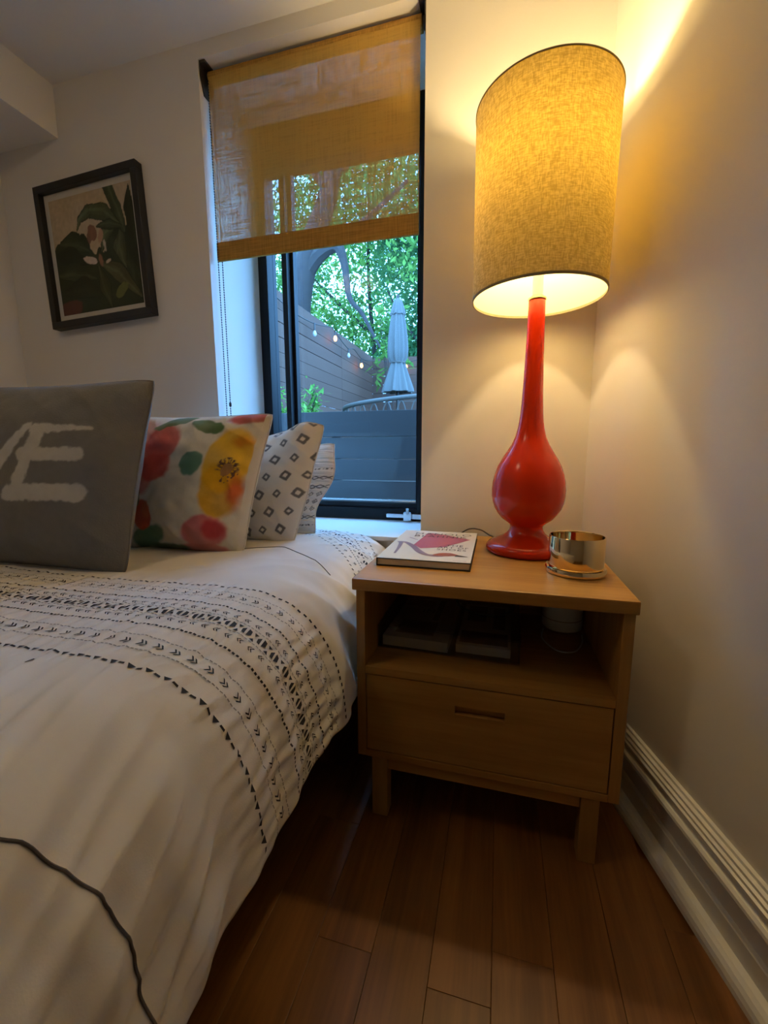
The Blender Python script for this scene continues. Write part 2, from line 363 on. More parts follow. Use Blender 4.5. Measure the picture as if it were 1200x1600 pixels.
def baseboard(name, prof, p0, direction, inward, length, trim_start=0.0, trim_end=0.0):
    mb = MB(); d = Vector(direction); n = Vector(inward)
    a = [p0 + d*trim_start + n*o + Vector((0, 0, z)) for o, z in prof]
    mb.prism(a, d*(length-trim_start-trim_end)); o = mb.build(name, M['trim']); return tag(o, kind='structure')
prof = [(0, 0.0), (0.050, 0.0), (0.0495, 0.010), (0.047, 0.018), (0.042, 0.0245), (0.035, 0.029), (0.024, 0.031), (0.024, 0.068), (0.0225, 0.071), (0.0165, 0.073), (0.0155, 0.108), (0.019, 0.118), (0.028, 0.122), (0.031, 0.127), (0.030, 0.133), (0.025, 0.137), (0.017, 0.139),
        (0.016, 0.148), (0.023, 0.150), (0.0235, 0.155), (0.019, 0.157), (0.0195, 0.163), (0.014, 0.165), (0.0145, 0.171), (0.008, 0.173), (0.007, 0.178), (0, 0.179)]
baseboard('baseboard_right', prof, P0, WD, WN, Lw, 0.05, 0.0)
baseboard('baseboard_back', prof, Vector((XC-0.06, D, 0)), Vector((-1, 0, 0)), Vector((0, -1, 0)), XC-0.06-XL)
baseboard('baseboard_left', prof, Vector((XL, D-0.05, 0)), Vector((0, -1, 0)), Vector((1, 0, 0)), D-YF-0.05)

# ------------------------------------------------------------------ window
FY = 1.715
win = empty('window_1', (-0.637, FY, WZ0)); tag(win, kind='structure')
def wpart(name, mb, m, parent=win, smooth=False):
    o = mb.build(name, m, parent, smooth); o.matrix_parent_inverse = Matrix.Translation(-parent.location) if parent is win else Matrix(); return o
wpart('sill', MB().box((WX0+0.0005, D-0.012, WZ0), (WX1-0.0005, 1.755, 0.556), 0.003), M['sill'])
fr = MB()
fr.box((WX0+0.001, FY, 0.556), (-0.980, 1.795, WZ1-0.001), 0.002); fr.box((-0.326, FY, 0.556), (WX1-0.001, 1.795, WZ1-0.001), 0.002)
fr.box((-0.980, FY, 0.556), (-0.326, 1.795, 0.606), 0.002); fr.box((-0.980, FY, 1.99), (-0.326, 1.795, WZ1-0.001), 0.002)
wpart('frame', fr, M['black_frame'])
sash = MB()
sash.box((-0.335, FY+0.012, 0.608), (-0.324, 1.78, 1.992), 0.002)
sash.box((-0.885, FY+0.010, 0.608), (-0.324, 1.78, 0.630), 0.002)
wpart('sash', sash, M['black_frame'])
wpart('mullion', MB().box((-0.909, FY-0.004, 0.607), (-0.886, 1.785, 1.991), 0.002).box((-0.886, FY+0.030, 0.607), (-0.872, 1.780, 1.991), 0.002), M['black_frame'])
wpart('glazing_highlight', MB().box((-0.872, FY+0.026, 0.630), (-0.335, 1.766, 0.640), 0.002), M['chrome'])  # chrome strip stands in for the highlight along the frame's lower glazing
wpart('pane', MB().box((-0.980, 1.764, 0.606), (-0.909, 1.768, 1.990)), M['pane'])
wpart('pane', MB().box((-0.872, 1.768, 0.630), (-0.335, 1.772, 1.992)), M['pane'])
hd = MB().box((-0.452, FY-0.028, 0.572), (-0.375, FY-0.016, 0.588), 0.003).box((-0.378, FY-0.032, 0.560), (-0.345, FY-0.001, 0.597), 0.004).box((-0.345, FY-0.014, 0.566), (-0.300, FY-0.001, 0.588), 0.002)
hd.tube([(-0.362, FY-0.022, 0.585), (-0.358, FY-0.045, 0.612)], [0.008, 0.0065], 10)
wpart('crank_handle', hd, M['chrome'], smooth=False)

# ------------------------------------------------------------------ roller blind
rb = empty('roller_blind', (-0.64, 1.43, 2.14)); tag(rb, 'amber woven roller blind pulled halfway down over the black window', 'blind')
def rbp(name, mb, m, smooth=False, par=rb):
    o = mb.build(name, m, par, smooth); o.matrix_parent_inverse = Matrix.Translation(-Vector((-0.64, 1.43, 2.14))); return o
BY = 1.424; BX0, BX1 = -1.008, -0.273
fab = MB()
nxs, nzs = 60, 50
vv = {}
for a in range(nxs+1):
    for b in range(nzs+1):
        xx = BX0+(BX1-BX0)*a/nxs; zz = 1.588+(2.112-1.588)*b/nzs
        vv[a, b] = fab.bm.verts.new((xx, BY+0.0015*nz3(xx*5, zz*6, 3)+0.001*math.sin(xx*30), zz))
for a in range(nxs):
    for b in range(nzs): fab.bm.faces.new((vv[a, b], vv[a+1, b], vv[a+1, b+1], vv[a, b+1]))
rbp('fabric', fab, M['blind'], True)
rbp('hem_bar', MB().box((BX0, BY-0.006, 1.526), (BX1, BY+0.004, 1.589), 0.003), M['blind_hem'])
roll = MB(); roll.tube([(BX0-0.002, 1.446, 2.118), (BX1+0.002, 1.446, 2.118)], 0.021, 24)
rbp('roller_tube', roll, M['blind_hem'], True)
for s, xb in ((-1, WX0+0.001), (1, WX1-0.001)):
    b_ = MB(); t_ = 0.004
    pl = [(0, D+0.004, 2.145), (0, D+0.075, 2.145), (0, D+0.075, 2.085), (0, D+0.045, 2.050), (0, D+0.020, 2.050), (0, D+0.004, 2.10)]
    xx = xb if s < 0 else xb-t_
    b_.prism([(xx, p[1], p[2]) for p in pl], (t_, 0, 0))
    b_.box((xb if s < 0 else xb-0.022, D+0.004, 2.136), (xb+0.022 if s < 0 else xb, D+0.070, 2.1455), 0.001)
    b_.tube([(xb, 1.446, 2.118), (xb-s*0.014, 1.446, 2.118)], 0.016, 16)
    rbp('bracket', b_, M['bracket'])
for yy, xx0 in ((1.413, -1.000), (1.437, -1.000)):
    ch = MB(); n = 150
    for k in range(n):
        zz = 2.09 - k*0.0085
        if zz < 0.83: break
        r = bmesh.ops.create_icosphere(ch.bm, subdivisions=1, radius=0.0026, matrix=Matrix.Translation((xx0, yy, zz)))
    ch.tube([(xx0, yy, 2.09), (xx0, yy, 0.83)], 0.0009, 5)
    if yy > 1.43: ch.lathe([(0, 1.016), (0.0045, 1.020), (0.0045, 1.032), (0, 1.036)], (xx0, yy), 10)
    rbp('bead_chain', ch, M['bracket'])

# ------------------------------------------------------------------ picture
pic = empty('framed_picture', (-1.512, D, 1.602), (0, math.radians(-2.6), 0)); tag(pic, 'black-framed dark leafy botanical print hanging on the wall beside the window', 'picture')
pwid, phei, fwid, fdep = 0.486, 0.518, 0.026, 0.034
hw, hh = pwid/2, phei/2
fm = MB()
for lo, hi in (((-hw, -fdep, -hh), (hw, -0.001, -hh+fwid)), ((-hw, -fdep, hh-fwid), (hw, -0.001, hh)), ((-hw, -fdep, -hh+fwid), (-hw+fwid, -0.001, hh-fwid)), ((hw-fwid, -fdep, -hh+fwid), (hw, -0.001, hh-fwid))):
    fm.box(lo, hi, 0.002)
fm.build('frame', M['black_wood'], pic)
MB().box((-hw+fwid-0.002, -0.014, -hh+fwid-0.002), (hw-fwid+0.002, -0.004, hh-fwid+0.002)).build('mat_board', M['letter'], pic)
aw, ah = hw-fwid-0.020, hh-fwid-0.024
def ell(u, v, cx, cy, rx, ry, ang):
    c, s = math.cos(ang), math.sin(ang); du, dv = u-cx, v-cy
    a, b = (c*du+s*dv)/rx, (-s*du+c*dv)/ry; return a*a+b*b
def leafs(u, v, x0, y0, x1, y1, w):
    """pointed leaf from (x0,y0) to (x1,y1): signed inside value and midrib distance"""
    dx, dy = x1-x0, y1-y0; L2 = dx*dx+dy*dy; t = ((u-x0)*dx+(v-y0)*dy)/L2
    if t < 0 or t > 1: return -1, 0
    d = ((u-x0)*dy-(v-y0)*dx)/math.sqrt(L2); ww = w*math.sin(math.pi*t**0.8)
    return ww-abs(d), d/(w+1e-6)
def curve_d(u, v, pts, ws):
    best = -1.0; side = 0.0; n = len(pts)-1
    for k in range(n):
        (x0, y0), (x1, y1) = pts[k], pts[k+1]; dx, dy = x1-x0, y1-y0; t = max(0, min(1, ((u-x0)*dx+(v-y0)*dy)/(dx*dx+dy*dy)))
        d = math.hypot(u-x0-t*dx, v-y0-t*dy); w = ws[k]+(ws[k+1]-ws[k])*t
        if w-d > best: best = w-d; side = ((u-x0)*dy-(v-y0)*dx)/(w+1e-6)
    return best, side
LEAVES = [  # outline curve, half widths, tone, warmth
    ([(0.62, 0.66), (0.80, 0.52), (0.92, 0.30), (0.93, 0.10)], [0.03, 0.15, 0.13, 0.02], 0.35, 0.0),
    ([(0.10, 0.62), (0.26, 0.62), (0.42, 0.52)], [0.03, 0.09, 0.02], 0.45, 0.0), ([(0.02, 0.52), (0.20, 0.50), (0.40, 0.42)], [0.03, 0.09, 0.02], 0.15, 0.0),
    ([(0.04, 0.36), (0.22, 0.36), (0.46, 0.28)], [0.03, 0.10, 0.02], 0.55, 0.0), ([(0.08, 0.20), (0.30, 0.22), (0.52, 0.12)], [0.03, 0.10, 0.02], 0.25, 0.05),
    ([(0.56, 0.40), (0.74, 0.30), (0.98, 0.06)], [0.02, 0.085, 0.02], 0.85, 0.25), ([(0.52, 0.36), (0.56, 0.20), (0.62, 0.02)], [0.02, 0.07, 0.02], 0.5, 0.1),
    ([(0.84, 0.66), (0.80, 0.50), (0.84, 0.34)], [0.02, 0.08, 0.02], 0.75, 0.1), ([(0.78, 0.68), (0.64, 0.62), (0.58, 0.50)], [0.02, 0.06, 0.015], 0.9, 0.0),
    ([(0.98, 0.60), (0.95, 0.80), (0.97, 0.97)], [0.07, 0.06, 0.005], 0.2, 0.05), ([(0.86, 0.64), (0.80, 0.82), (0.73, 1.0)], [0.035, 0.062, 0.055], 0.75, 0.0),
    ([(0.80, 0.70), (0.64, 0.81), (0.47, 0.84), (0.36, 0.79), (0.31, 0.71)], [0.02, 0.075, 0.060, 0.030, 0.006], 1.0, 0.05), ([(0.83, 0.66), (0.70, 0.70), (0.55, 0.70)], [0.02, 0.05, 0.01], 0.6, 0.0)]
def art_color(u, v):
    u += 0.010*nz3(u*9, v*9, 1); v += 0.010*nz3(u*9, v*9, 5)
    n = 0.5+0.5*nz3(u*7, v*7, 2); n2 = 0.5+0.5*nz3(u*30, v*30, 4)
    c = [0.50+0.06*n, 0.39+0.05*n, 0.25+0.04*n]
    g = lambda k, w=0.0: [0.018+0.085*k+0.10*w, 0.024+0.105*k+0.04*w, 0.014+0.050*k]
    if u < 0.5: edge = 0.60+0.07*math.sin(u*7.0-0.2)+0.025*math.sin(u*38)
    else: edge = 0.50+0.8*min(0.2, u-0.5)
    if 0.44 < u < 0.60: edge = min(edge, 0.50+0.03*math.sin(u*60))
    if v < edge: c = g(0.12+0.25*n)
    for pts, ws, tone, wm in LEAVES:
        i_, sd = curve_d(u, v, pts, ws)
        if i_ > 0:
            k = tone*(0.45+0.55*n) * (1.15 if sd > 0 else 0.75)
            c = g(k, wm) if i_ > 0.006 else g(0.05)
            if abs(sd) < 0.07: c = g(k*1.5, wm)
    for (cx, cy, rx, ry, an, col) in ((0.49, 0.66, 0.050, 0.065, 0.4, (0.24, 0.12, 0.075)), (0.585, 0.62, 0.030, 0.060, -0.4, (0.46, 0.29, 0.19)), (0.44, 0.62, 0.025, 0.045, 0.2, (0.20, 0.11, 0.07)), (0.615, 0.53, 0.016, 0.055, 0.1, (0.52, 0.43, 0.33)), (0.43, 0.435, 0.085, 0.032, -0.35, (0.60, 0.48, 0.38)), (0.555, 0.42, 0.022, 0.055, 0.25, (0.28, 0.14, 0.08)), (0.645, 0.40, 0.035, 0.016, 0.3, (0.55, 0.42, 0.30)), (0.76, 0.14, 0.09, 0.045, 0.6, (0.15, 0.16, 0.05)), (0.10, 0.05, 0.16, 0.075, 0.1, (0.13, 0.055, 0.038))):
        if ell(u, v, cx, cy, rx, ry, an) < 1+0.4*(n2-0.5): c = list(col)
    return [q*(0.85+0.3*n2) for q in c]
def color_grid(name, nx, nz_, pos, colf, m, parent, smooth=False):
    vs = []; cs = []
    for j in range(nz_+1):
        for i_ in range(nx+1):
            u, v = i_/nx, j/nz_; vs.append(pos(u, v)); cs.append((*colf(u, v), 1))
    fs = [(j*(nx+1)+i_, j*(nx+1)+i_+1, (j+1)*(nx+1)+i_+1, (j+1)*(nx+1)+i_) for j in range(nz_) for i_ in range(nx)]
    o = mesh(name, vs, fs, m, parent, smooth)
    at = o.data.color_attributes.new('print', 'FLOAT_COLOR', 'POINT'); at.data.foreach_set('color', np.array(cs, dtype=np.float32).ravel()); return o
color_grid('print', 130, 150, lambda u, v: (-aw+2*aw*u, -0.0145, -ah+2*ah*v), art_color, M['art'], pic)
MB().box((-hw+fwid-0.002, -0.024, -hh+fwid-0.002), (hw-fwid+0.002, -0.022, hh-fwid+0.002)).build('glazing', M['picglass'], pic)

# ------------------------------------------------------------------ bed and duvet
bed = empty('bed', (-1.10, 0.2, 0)); tag(bed, 'low bed with pale mattress beneath the white embroidered duvet', 'bed')
def bp_(name, mb, m): 
    o = mb.build(name, m, bed); o.matrix_parent_inverse = Matrix.Translation((1.10, -0.2, 0)); return o
bp_('mattress', MB().box((-1.86, -0.75, 0.28), (-0.37, 1.33, 0.525), 0.04), M['mattress'])
bp_('base', MB().box((-1.86, -0.75, 0.12), (-0.40, 1.34, 0.278), 0.01), M['bedbase'])
for lx in (-1.82, -0.50):
    for ly in (-0.70, 1.24): bp_('leg', MB().box((lx, ly, 0.0), (lx+0.06, ly+0.06, 0.12), 0.004), M['bedbase'])

PROF = [(-1.90, 0.535), (-1.80, 0.568), (-1.40, 0.574), (-0.90, 0.576), (-0.70, 0.577), (-0.60, 0.577), (-0.53, 0.575), (-0.47, 0.569), (-0.42, 0.556), (-0.38, 0.533), (-0.350, 0.500), (-0.328, 0.455), (-0.314, 0.405), (-0.306, 0.345), (-0.301, 0.285)]
_PX = [Vector((p[0], p[1], 0)) for p in catmull([(a, b, 0) for a, b in PROF], 12)]
_ARC = [0.0]
for a, b in zip(_PX, _PX[1:]): _ARC.append(_ARC[-1]+(b-a).length)
_ARC = np.array(_ARC); _PXX = np.array([p.x for p in _PX]); _PZZ = np.array([p.y for p in _PX]); S_MAX = _ARC[-1]
def s_of_x(x): return float(np.interp(x, _PXX, _ARC))
S_TOP = s_of_x(-0.53)
def prof_pt(s):
    x = np.interp(s, _ARC, _PXX); z = np.interp(s, _ARC, _PZZ)
    e = 0.004; dx = np.interp(s+e, _ARC, _PXX)-np.interp(s-e, _ARC, _PXX); dz = np.interp(s+e, _ARC, _PZZ)-np.interp(s-e, _ARC, _PZZ)
    l = math.hypot(dx, dz) or 1; return float(x), float(z), -dz/l, dx/l
BANDS = [(0.385, 0.745)]
def duvet_pt(s, v, off=0.0):
    x, z, nx, nz_ = prof_pt(s)
    side = sst(S_TOP-0.05, S_MAX-0.12, s)
    # hanging folds down the side, broad rumples on top, fine puckers around the stitching
    d = 0.010*nz3(s*2.6, v*2.4, 0.3)
    w = v + 0.30*(s-S_TOP)
    q = (s-S_TOP) + 0.42*v
    front = 1-sst(0.31, 0.42, v)
    d += front*(0.008+0.006*side)*(1-abs(nz3(q*11.5, v*2.4, 7))*2.4)
    d += front*0.0050*(1-2.4*abs(nz3(q*24, v*3.6, 9)))
    d += side*0.008*nz3(v*13, s*2.0, 4) + side*0.004*nz3(v*30, s*3, 14)
    head = sst(0.74, 0.82, v)
    d += head*0.007*(1-2.4*abs(nz3((s*0.8-v)*7, (s+v)*2.0, 11)))+head*0.004*nz3(s*15+v*9, v*6-s*4, 2)
    band = sst(0.37, 0.42, v)*(1-sst(0.72, 0.76, v))
    d += band*(0.0034+0.0016*side)*nz3(s*60, v*13, 5) + band*0.0014*nz3(s*120, v*30, 6)
    b2 = sst(1.06, 1.12, v)
    d += b2*0.0010*nz3(s*70, v*20, 8)
    # puff in front of the nightstand, pulled in beside it
    d += 0.016*side*math.exp(-((v-0.765)/0.05)**2) - 0.016*side*sst(0.80, 0.96, v)
    zadd = -0.012*sst(1.18, 1.36, v)*(1-side)
    xs = 0.028*side*(1-sst(-0.1, 0.65, v))*0.9
    return Vector((x + nx*(d+off) + xs, v, z + nz_*(d+off) + zadd))
sv = list(np.linspace(0, s_of_x(-1.25), 24, endpoint=False)) + list(np.linspace(s_of_x(-1.25), S_MAX, 250))
vl = list(np.linspace(-0.80, -0.06, 26, endpoint=False)) + list(np.linspace(-0.06, 1.10, 270, endpoint=False)) + list(np.linspace(1.10, 1.378, 56))
def hem_s(s, v):   # uneven lower hem
    k = sst(S_TOP, S_MAX, s); return s + k*(0.006*nz3(v*6, 3.3)+0.004*nz3(v*17, 1.1)-0.006)
verts = [duvet_pt(hem_s(s, v), v) for v in vl for s in sv]
ns = len(sv)
faces = [(j*ns+i_, j*ns+i_+1, (j+1)*ns+i_+1, (j+1)*ns+i_) for j in range(len(vl)-1) for i_ in range(ns-1)]
dv_ = empty('duvet', (-1.1, 0.3, 0.57)); tag(dv_, 'cream white duvet with charcoal embroidered bands spread over the bed', 'duvet')
INVD = Matrix.Translation((1.1, -0.3, -0.57))
cov = mesh('cover', verts, faces, M['cotton'], dv_, True); cov.matrix_parent_inverse = INVD
sm = cov.modifiers.new('thickness', 'SOLIDIFY'); sm.thickness = 0.012; sm.offset = -1

dark, grey = MB(), MB()
def bandv(v0, s):   # rows drift towards the head as they drop over the side
    t = sst(S_TOP-0.10, S_MAX, s); return v0 + 0.030*t*t + 0.006*nz3(s*3, v0*2, 20) - 0.012*sst(S_TOP-0.1, S_TOP-0.7, s)
def stitch(mb, s, v, poly, sx=1.0, off=0.0012):
    pts = []
    for a, b in poly:
        ss = s+a*sx
        if ss > S_MAX-0.006: return
        pts.append(duvet_pt(ss, v+b, off))
    mb.poly(pts)
S0 = s_of_x(-1.30); SE = S_MAX-0.008
def row(fn, step, v0):
    s = S0; k = 0
    while s < SE: fn(s, bandv(v0, s), k); s += step; k += 1
def chev(sz, lean, mb=dark, dbl=True):
    w = sz*0.28
    def f(s, v, k):
        for j in ((0, 1) if dbl else (0,)):
            o = j*sz*0.62
            for sg in (1, -1):
                stitch(mb, s+o*lean, v, [(0, 0), (w*lean*-1, 0), (-(w+sz*0.55)*lean, sg*sz*0.62), (-(sz*0.55)*lean, sg*sz*0.62)])
    return f
def dots(r, dash=1.0, mb=dark):
    def f(s, v, k): stitch(mb, s, v, [(-r*dash, -r), (r*dash, -r), (r*dash, r), (-r*dash, r)])
    return f
def tri(s, v, k):
    if k % 2: stitch(dark, s, v, [(-0.005, -0.0016), (0.005, -0.0016), (0.004, 0.0018), (-0.004, 0.0018)])
    else: stitch(dark, s, v, [(-0.0062, 0.0036), (0.0, -0.0044), (0.0062, 0.0036)])
def mainm(s, v, k):
    a, b = 0.0125, 0.0105
    # lattice of dark lozenges and triangles
    stitch(dark, s, v, [(-a*0.55, -b*0.75), (-a*0.08, -b*0.95), (-a*0.35, b*0.80), (-a*0.75, b*0.15)])
    stitch(dark, s, v, [(a*0.20, -b*0.85), (a*0.75, -b*0.15), (a*0.55, b*0.80), (a*0.0, b*0.95)])
    for sg in (1, -1):
        stitch(dark, s+0.0155, v+sg*0.0085, [(-0.0045, sg*0.0022), (0.0045, sg*0.0022), (0.0, -sg*0.0050)])
row(tri, 0.0138, 0.418)
row(chev(0.0105, 1), 0.0285, 0.472)
row(dots(0.0010, 2.6, grey), 0.0075, 0.455); row(dots(0.0010, 2.6, grey), 0.0075, 0.490)
row(dots(0.0019, 1.25), 0.0078, 0.526)
row(chev(0.0080, -1), 0.0215, 0.553); row(chev(0.0080, -1), 0.0215, 0.611)
row(mainm, 0.031, 0.582)
row(dots(0.0010, 2.6, grey), 0.0075, 0.5655); row(dots(0.0010, 2.6, grey), 0.0075, 0.5985)
row(dots(0.0019, 1.25), 0.0078, 0.634)
row(chev(0.0090, 1), 0.026, 0.679)
row(dots(0.0009, 2.6, grey), 0.0075, 0.664); row(dots(0.0009, 2.6, grey), 0.0075, 0.695)
row(dots(0.0020, 1.9), 0.0145, 0.723)
# the second set of bands up by the wall
def drift(v0): return lambda s: v0 - 0.20*sst(s_of_x(-0.62), s_of_x(-0.33), s)
def row2(fn, step, v0):
    s = s_of_x(-0.95); k = 0; dr = drift(v0)
    while s < s_of_x(-0.318):
        v = dr(s)
        if v < 1.37: fn(s, v, k)
        s += step; k += 1
row2(dots(0.0020, 1.9), 0.0145, 1.235); row2(chev(0.0080, 1), 0.026, 1.265); row2(dots(0.0019, 1.25), 0.0078, 1.292); row2(chev(0.0075, -1), 0.0215, 1.312)
row2(mainm, 0.031, 1.338); row2(chev(0.0075, -1), 0.0215, 1.364); row2(dots(0.0019, 1.25), 0.0078, 1.39); row2(chev(0.008, 1), 0.026, 1.42); row2(tri, 0.0138, 1.46)
# a stray stitch
stitch(dark, s_of_x(-0.60), 0.385, [(-0.0012, -0.006), (0.0012, -0.006), (0.0012, 0.006), (-0.0012, 0.006)])
for nm, mb_, mm in (('embroidery', dark, M['thread']), ('edge_stitching', grey, M['thread_grey'])):
    o = mb_.build(nm, mm, dv_); o.matrix_parent_inverse = INVD; o['kind'] = 'stuff'; 
p1 = MB().tube([duvet_pt(s, 0.186+0.010*nz3(s*9, 2.0)+0.055*sst(S_TOP, S_MAX-0.1, s), 0.0010) for s in np.linspace(s_of_x(-1.2), S_MAX-0.004, 260)], 0.0014, 8)
p2 = MB().tube([duvet_pt(s, 1.045-0.55*max(0.0, (s-s_of_x(-0.60)))**1.25*1.2-0.9*max(0.0, s_of_x(-0.63)-s)**1.1, 0.0006) for s in np.linspace(s_of_x(-0.72), s_of_x(-0.40), 90)], 0.0011, 6)
for p_ in (p1, p2):
    o = p_.build('piping', M['piping'], dv_, True); o.matrix_parent_inverse = INVD

# ------------------------------------------------------------------ pillows
def make_pillow(name, label, W, H, T, loc, lean, yaw, tilt, colf, m, n=150, seed=1, backcol=(0.72, 0.69, 0.63), pinch=0.05, wr=0.004, group=None, seam=None, puck=0.0, droop=None):
    root = empty(name, loc); root.rotation_euler = Euler((math.radians(lean), math.radians(tilt), math.radians(yaw)), 'XYZ')
    tag(root, label, 'pillow', group)
    vs, cs, fs = [], [], []
    def pos(u, v, side):
        a, b = 2*u-1, 2*v-1
        cn = 1-0.035*abs(a*b)**8; px = (1-pinch*(1-b*b))*cn; pz = (1-pinch*(1-a*a))*cn
        x = a*W/2*px; z = H/2+b*H/2*pz
        t = T/2*max(0.0, (1-abs(a)**2.6))**0.62*max(0.0, (1-abs(b)**2.6))**0.62
        em = min(1.0, 6*(1-max(abs(a), abs(b))))
        wrk = wr*(nz3(u*5+seed, v*5, seed) + 0.6*nz3(u*12, v*12+seed, seed)) * em
        cr = wr*1.2*(1-2*abs(nz3((u+v)*6, (u-v)*2.0, seed+3)))*em*sst(0.35, 1.0, max(abs(a), abs(b)))
        pk = puck*nz3(v*55, u*6, seed+9)*sst(0.55, 0.95, abs(a))
        y = (t+wrk+cr+pk)*(-1 if side == 0 else 1) if em > 0 else 0
        if droop:
            dx, dy, dz = droop(a, b); x += dx; y += dy; z += dz
        return (x, y, z)
    for side in (0, 1):
        base = len(vs); nn = n if side == 0 else 48
        for j in range(nn+1):
            for i_ in range(nn+1):
                u, v = i_/nn, j/nn
                vs.append(pos(u, v, side)); cs.append((*(colf(u, v) if side == 0 else backcol), 1))
        for j in range(nn):
            for i_ in range(nn):
                q = (base+j*(nn+1)+i_, base+j*(nn+1)+i_+1, base+(j+1)*(nn+1)+i_+1, base+(j+1)*(nn+1)+i_)
                fs.append(q if side == 0 else q[::-1])
    o = mesh('cover', vs, fs, m, root, True)
    at = o.data.color_attributes.new('print', 'FLOAT_COLOR', 'POINT'); at.data.foreach_set('color', np.array(cs, dtype=np.float32).ravel())
    per = [(k/40, 0) for k in range(40)] + [(1, k/40) for k in range(40)] + [(1-k/40, 1) for k in range(40)] + [(0, 1-k/40) for k in range(41)]
    sp = MB().tube([Vector(pos(u, v, 0)) for u, v in per], 0.0025, 6, False).build('seam', seam, root, True)
    return root

def seg_d(px, pz, a, b):
    vx, vz = b[0]-a[0], b[1]-a[1]; t = max(0, min(1, ((px-a[0])*vx+(pz-a[1])*vz)/(vx*vx+vz*vz))); return math.hypot(px-a[0]-t*vx, pz-a[1]-t*vz), t
GW, GH = 0.66, 0.475
def zx(X): return 0.288-(X-75)/214*0.195
def zz_(Y): return 0.335-(Y-250)/220*0.158
STK = []
for (x0, y0, x1, y1, hw0, hw1) in ((152, 258, 116, 470, 0.0165, 0.0175), (140, 248, 292, 246, 0.013, 0.004), (120, 338, 276, 334, 0.016, 0.016), (92, 468, 288, 458, 0.019, 0.021), (118, 238, 22, 420, 0.009, 0.021), (-100, 245, 20, 415, 0.021, 0.017)):
    STK.append(((-zx(x0), zz_(y0)), (-zx(x1), zz_(y1)), hw0, hw1))
def grey_col(u, v):
    x = (u-1)*GW; z = v*GH; n = 0.5+0.5*nz3(x*60, z*60, 3); n2 = nz3(x*14, z*14, 8); n3 = nz3(x*170, z*170, 4)
    g = 0.185*(0.93+0.14*n)*(1+0.08*n2); c = (g*1.04, g*1.0, g*0.93)
    best = 0
    for a, b, h0, h1 in STK:
        d, t = seg_d(x, z, a, b); w = h0+(h1-h0)*t + 0.004*nz3(x*70, z*70, 6)+0.002*n3
        best = max(best, sst(-0.003, 0.003, w-d))
    l = 0.52*(0.92+0.12*n)
    return tuple(c[i_]*(1-best)+(l*1.03, l*0.99, l*0.90)[i_]*best for i_ in range(3))
M['grey_seam'] = mat('grey_knit_edge', (0.20, 0.19, 0.175), 0.95, var=0.2, vscale=50)
M['cream_seam'] = mat('cream_edge', (0.70, 0.66, 0.58), 0.9, var=0.1, vscale=50)
make_pillow('throw_pillow', 'large grey wool pillow with brushed white letters VE, nearest of the pillows', GW, GH+0.008, 0.20, (-0.812-GW/2, 0.755, 0.560), -13, 3, 0, grey_col, M['grey_fab'], n=210, seed=3, backcol=(0.15, 0.145, 0.135), seam=M['grey_seam'], wr=0.005, group='pillows piled at the head of the bed', droop=lambda a, b: (0.035*((b+1)/2-0.85)*(0.5+0.5*a), 0, 0))

def mixc(c, d, t): return [c[i_]*(1-t)+d[i_]*t for i_ in range(3)]
FLB = [  # cx, cy, rx, ry, angle, colour, softness
    (0.10, 0.86, 0.17, 0.12, 0, (0.68, 0.36, 0.31), 0.4), (0.12, 0.50, 0.16, 0.14, 0.0, (0.64, 0.25, 0.22), 0.25), (0.20, 0.62, 0.20, 0.17, 0.2, (0.60, 0.16, 0.13), 0.35),
    (0.29, 0.76, 0.17, 0.15, 0.4, (0.60, 0.10, 0.08), 0.22), (0.27, 0.58, 0.16, 0.11, 0.1, (0.62, 0.085, 0.065), 0.22), (0.04, 0.68, 0.08, 0.11, 0, (0.12, 0.09, 0.06), 0.8),
    (0.845, 0.64, 0.18, 0.25, -0.10, (0.78, 0.47, 0.018), 0.16), (0.83, 0.43, 0.165, 0.21, 0.05, (0.76, 0.40, 0.012), 0.2), (0.95, 0.42, 0.07, 0.16, 0.0, (0.62, 0.11, 0.04), 0.8), (0.92, 0.77, 0.10, 0.06, 0.0, (0.70, 0.27, 0.02), 0.8),
    (0.58, 0.61, 0.088, 0.088, 0, (0.10, 0.25, 0.18), 0.15), (0.33, 0.925, 0.16, 0.040, 0.35, (0.09, 0.19, 0.08), 0.12), (0.62, 0.895, 0.15, 0.050, -0.22, (0.085, 0.18, 0.06), 0.12),
    (0.93, 0.985, 0.20, 0.075, 0.2, (0.55, 0.09, 0.08), 0.25), (0.74, 0.14, 0.20, 0.125, 0.1, (0.66, 0.18, 0.19), 0.18), (0.82, 0.16, 0.11, 0.09, 0.1, (0.60, 0.06, 0.07), 0.5), (0.72, 0.02, 0.24, 0.045, 0, (0.62, 0.22, 0.20), 0.3),
    (0.24, 0.085, 0.18, 0.085, 0.25, (0.09, 0.24, 0.16), 0.22), (0.42, 0.02, 0.2, 0.035, 0, (0.10, 0.20, 0.13), 0.4), (0.19, 0.245, 0.095, 0.115, 0.2, (0.60, 0.08, 0.035), 0.15), (0.23, 0.28, 0.055, 0.075, 0.2, (0.68, 0.16, 0.07), 0.5),
    (0.135, 0.36, 0.028, 0.070, -0.2, (0.07, 0.17, 0.12), 0.15), (0.06, 0.33, 0.050, 0.038, 0.3, (0.07, 0.17, 0.12), 0.15)]
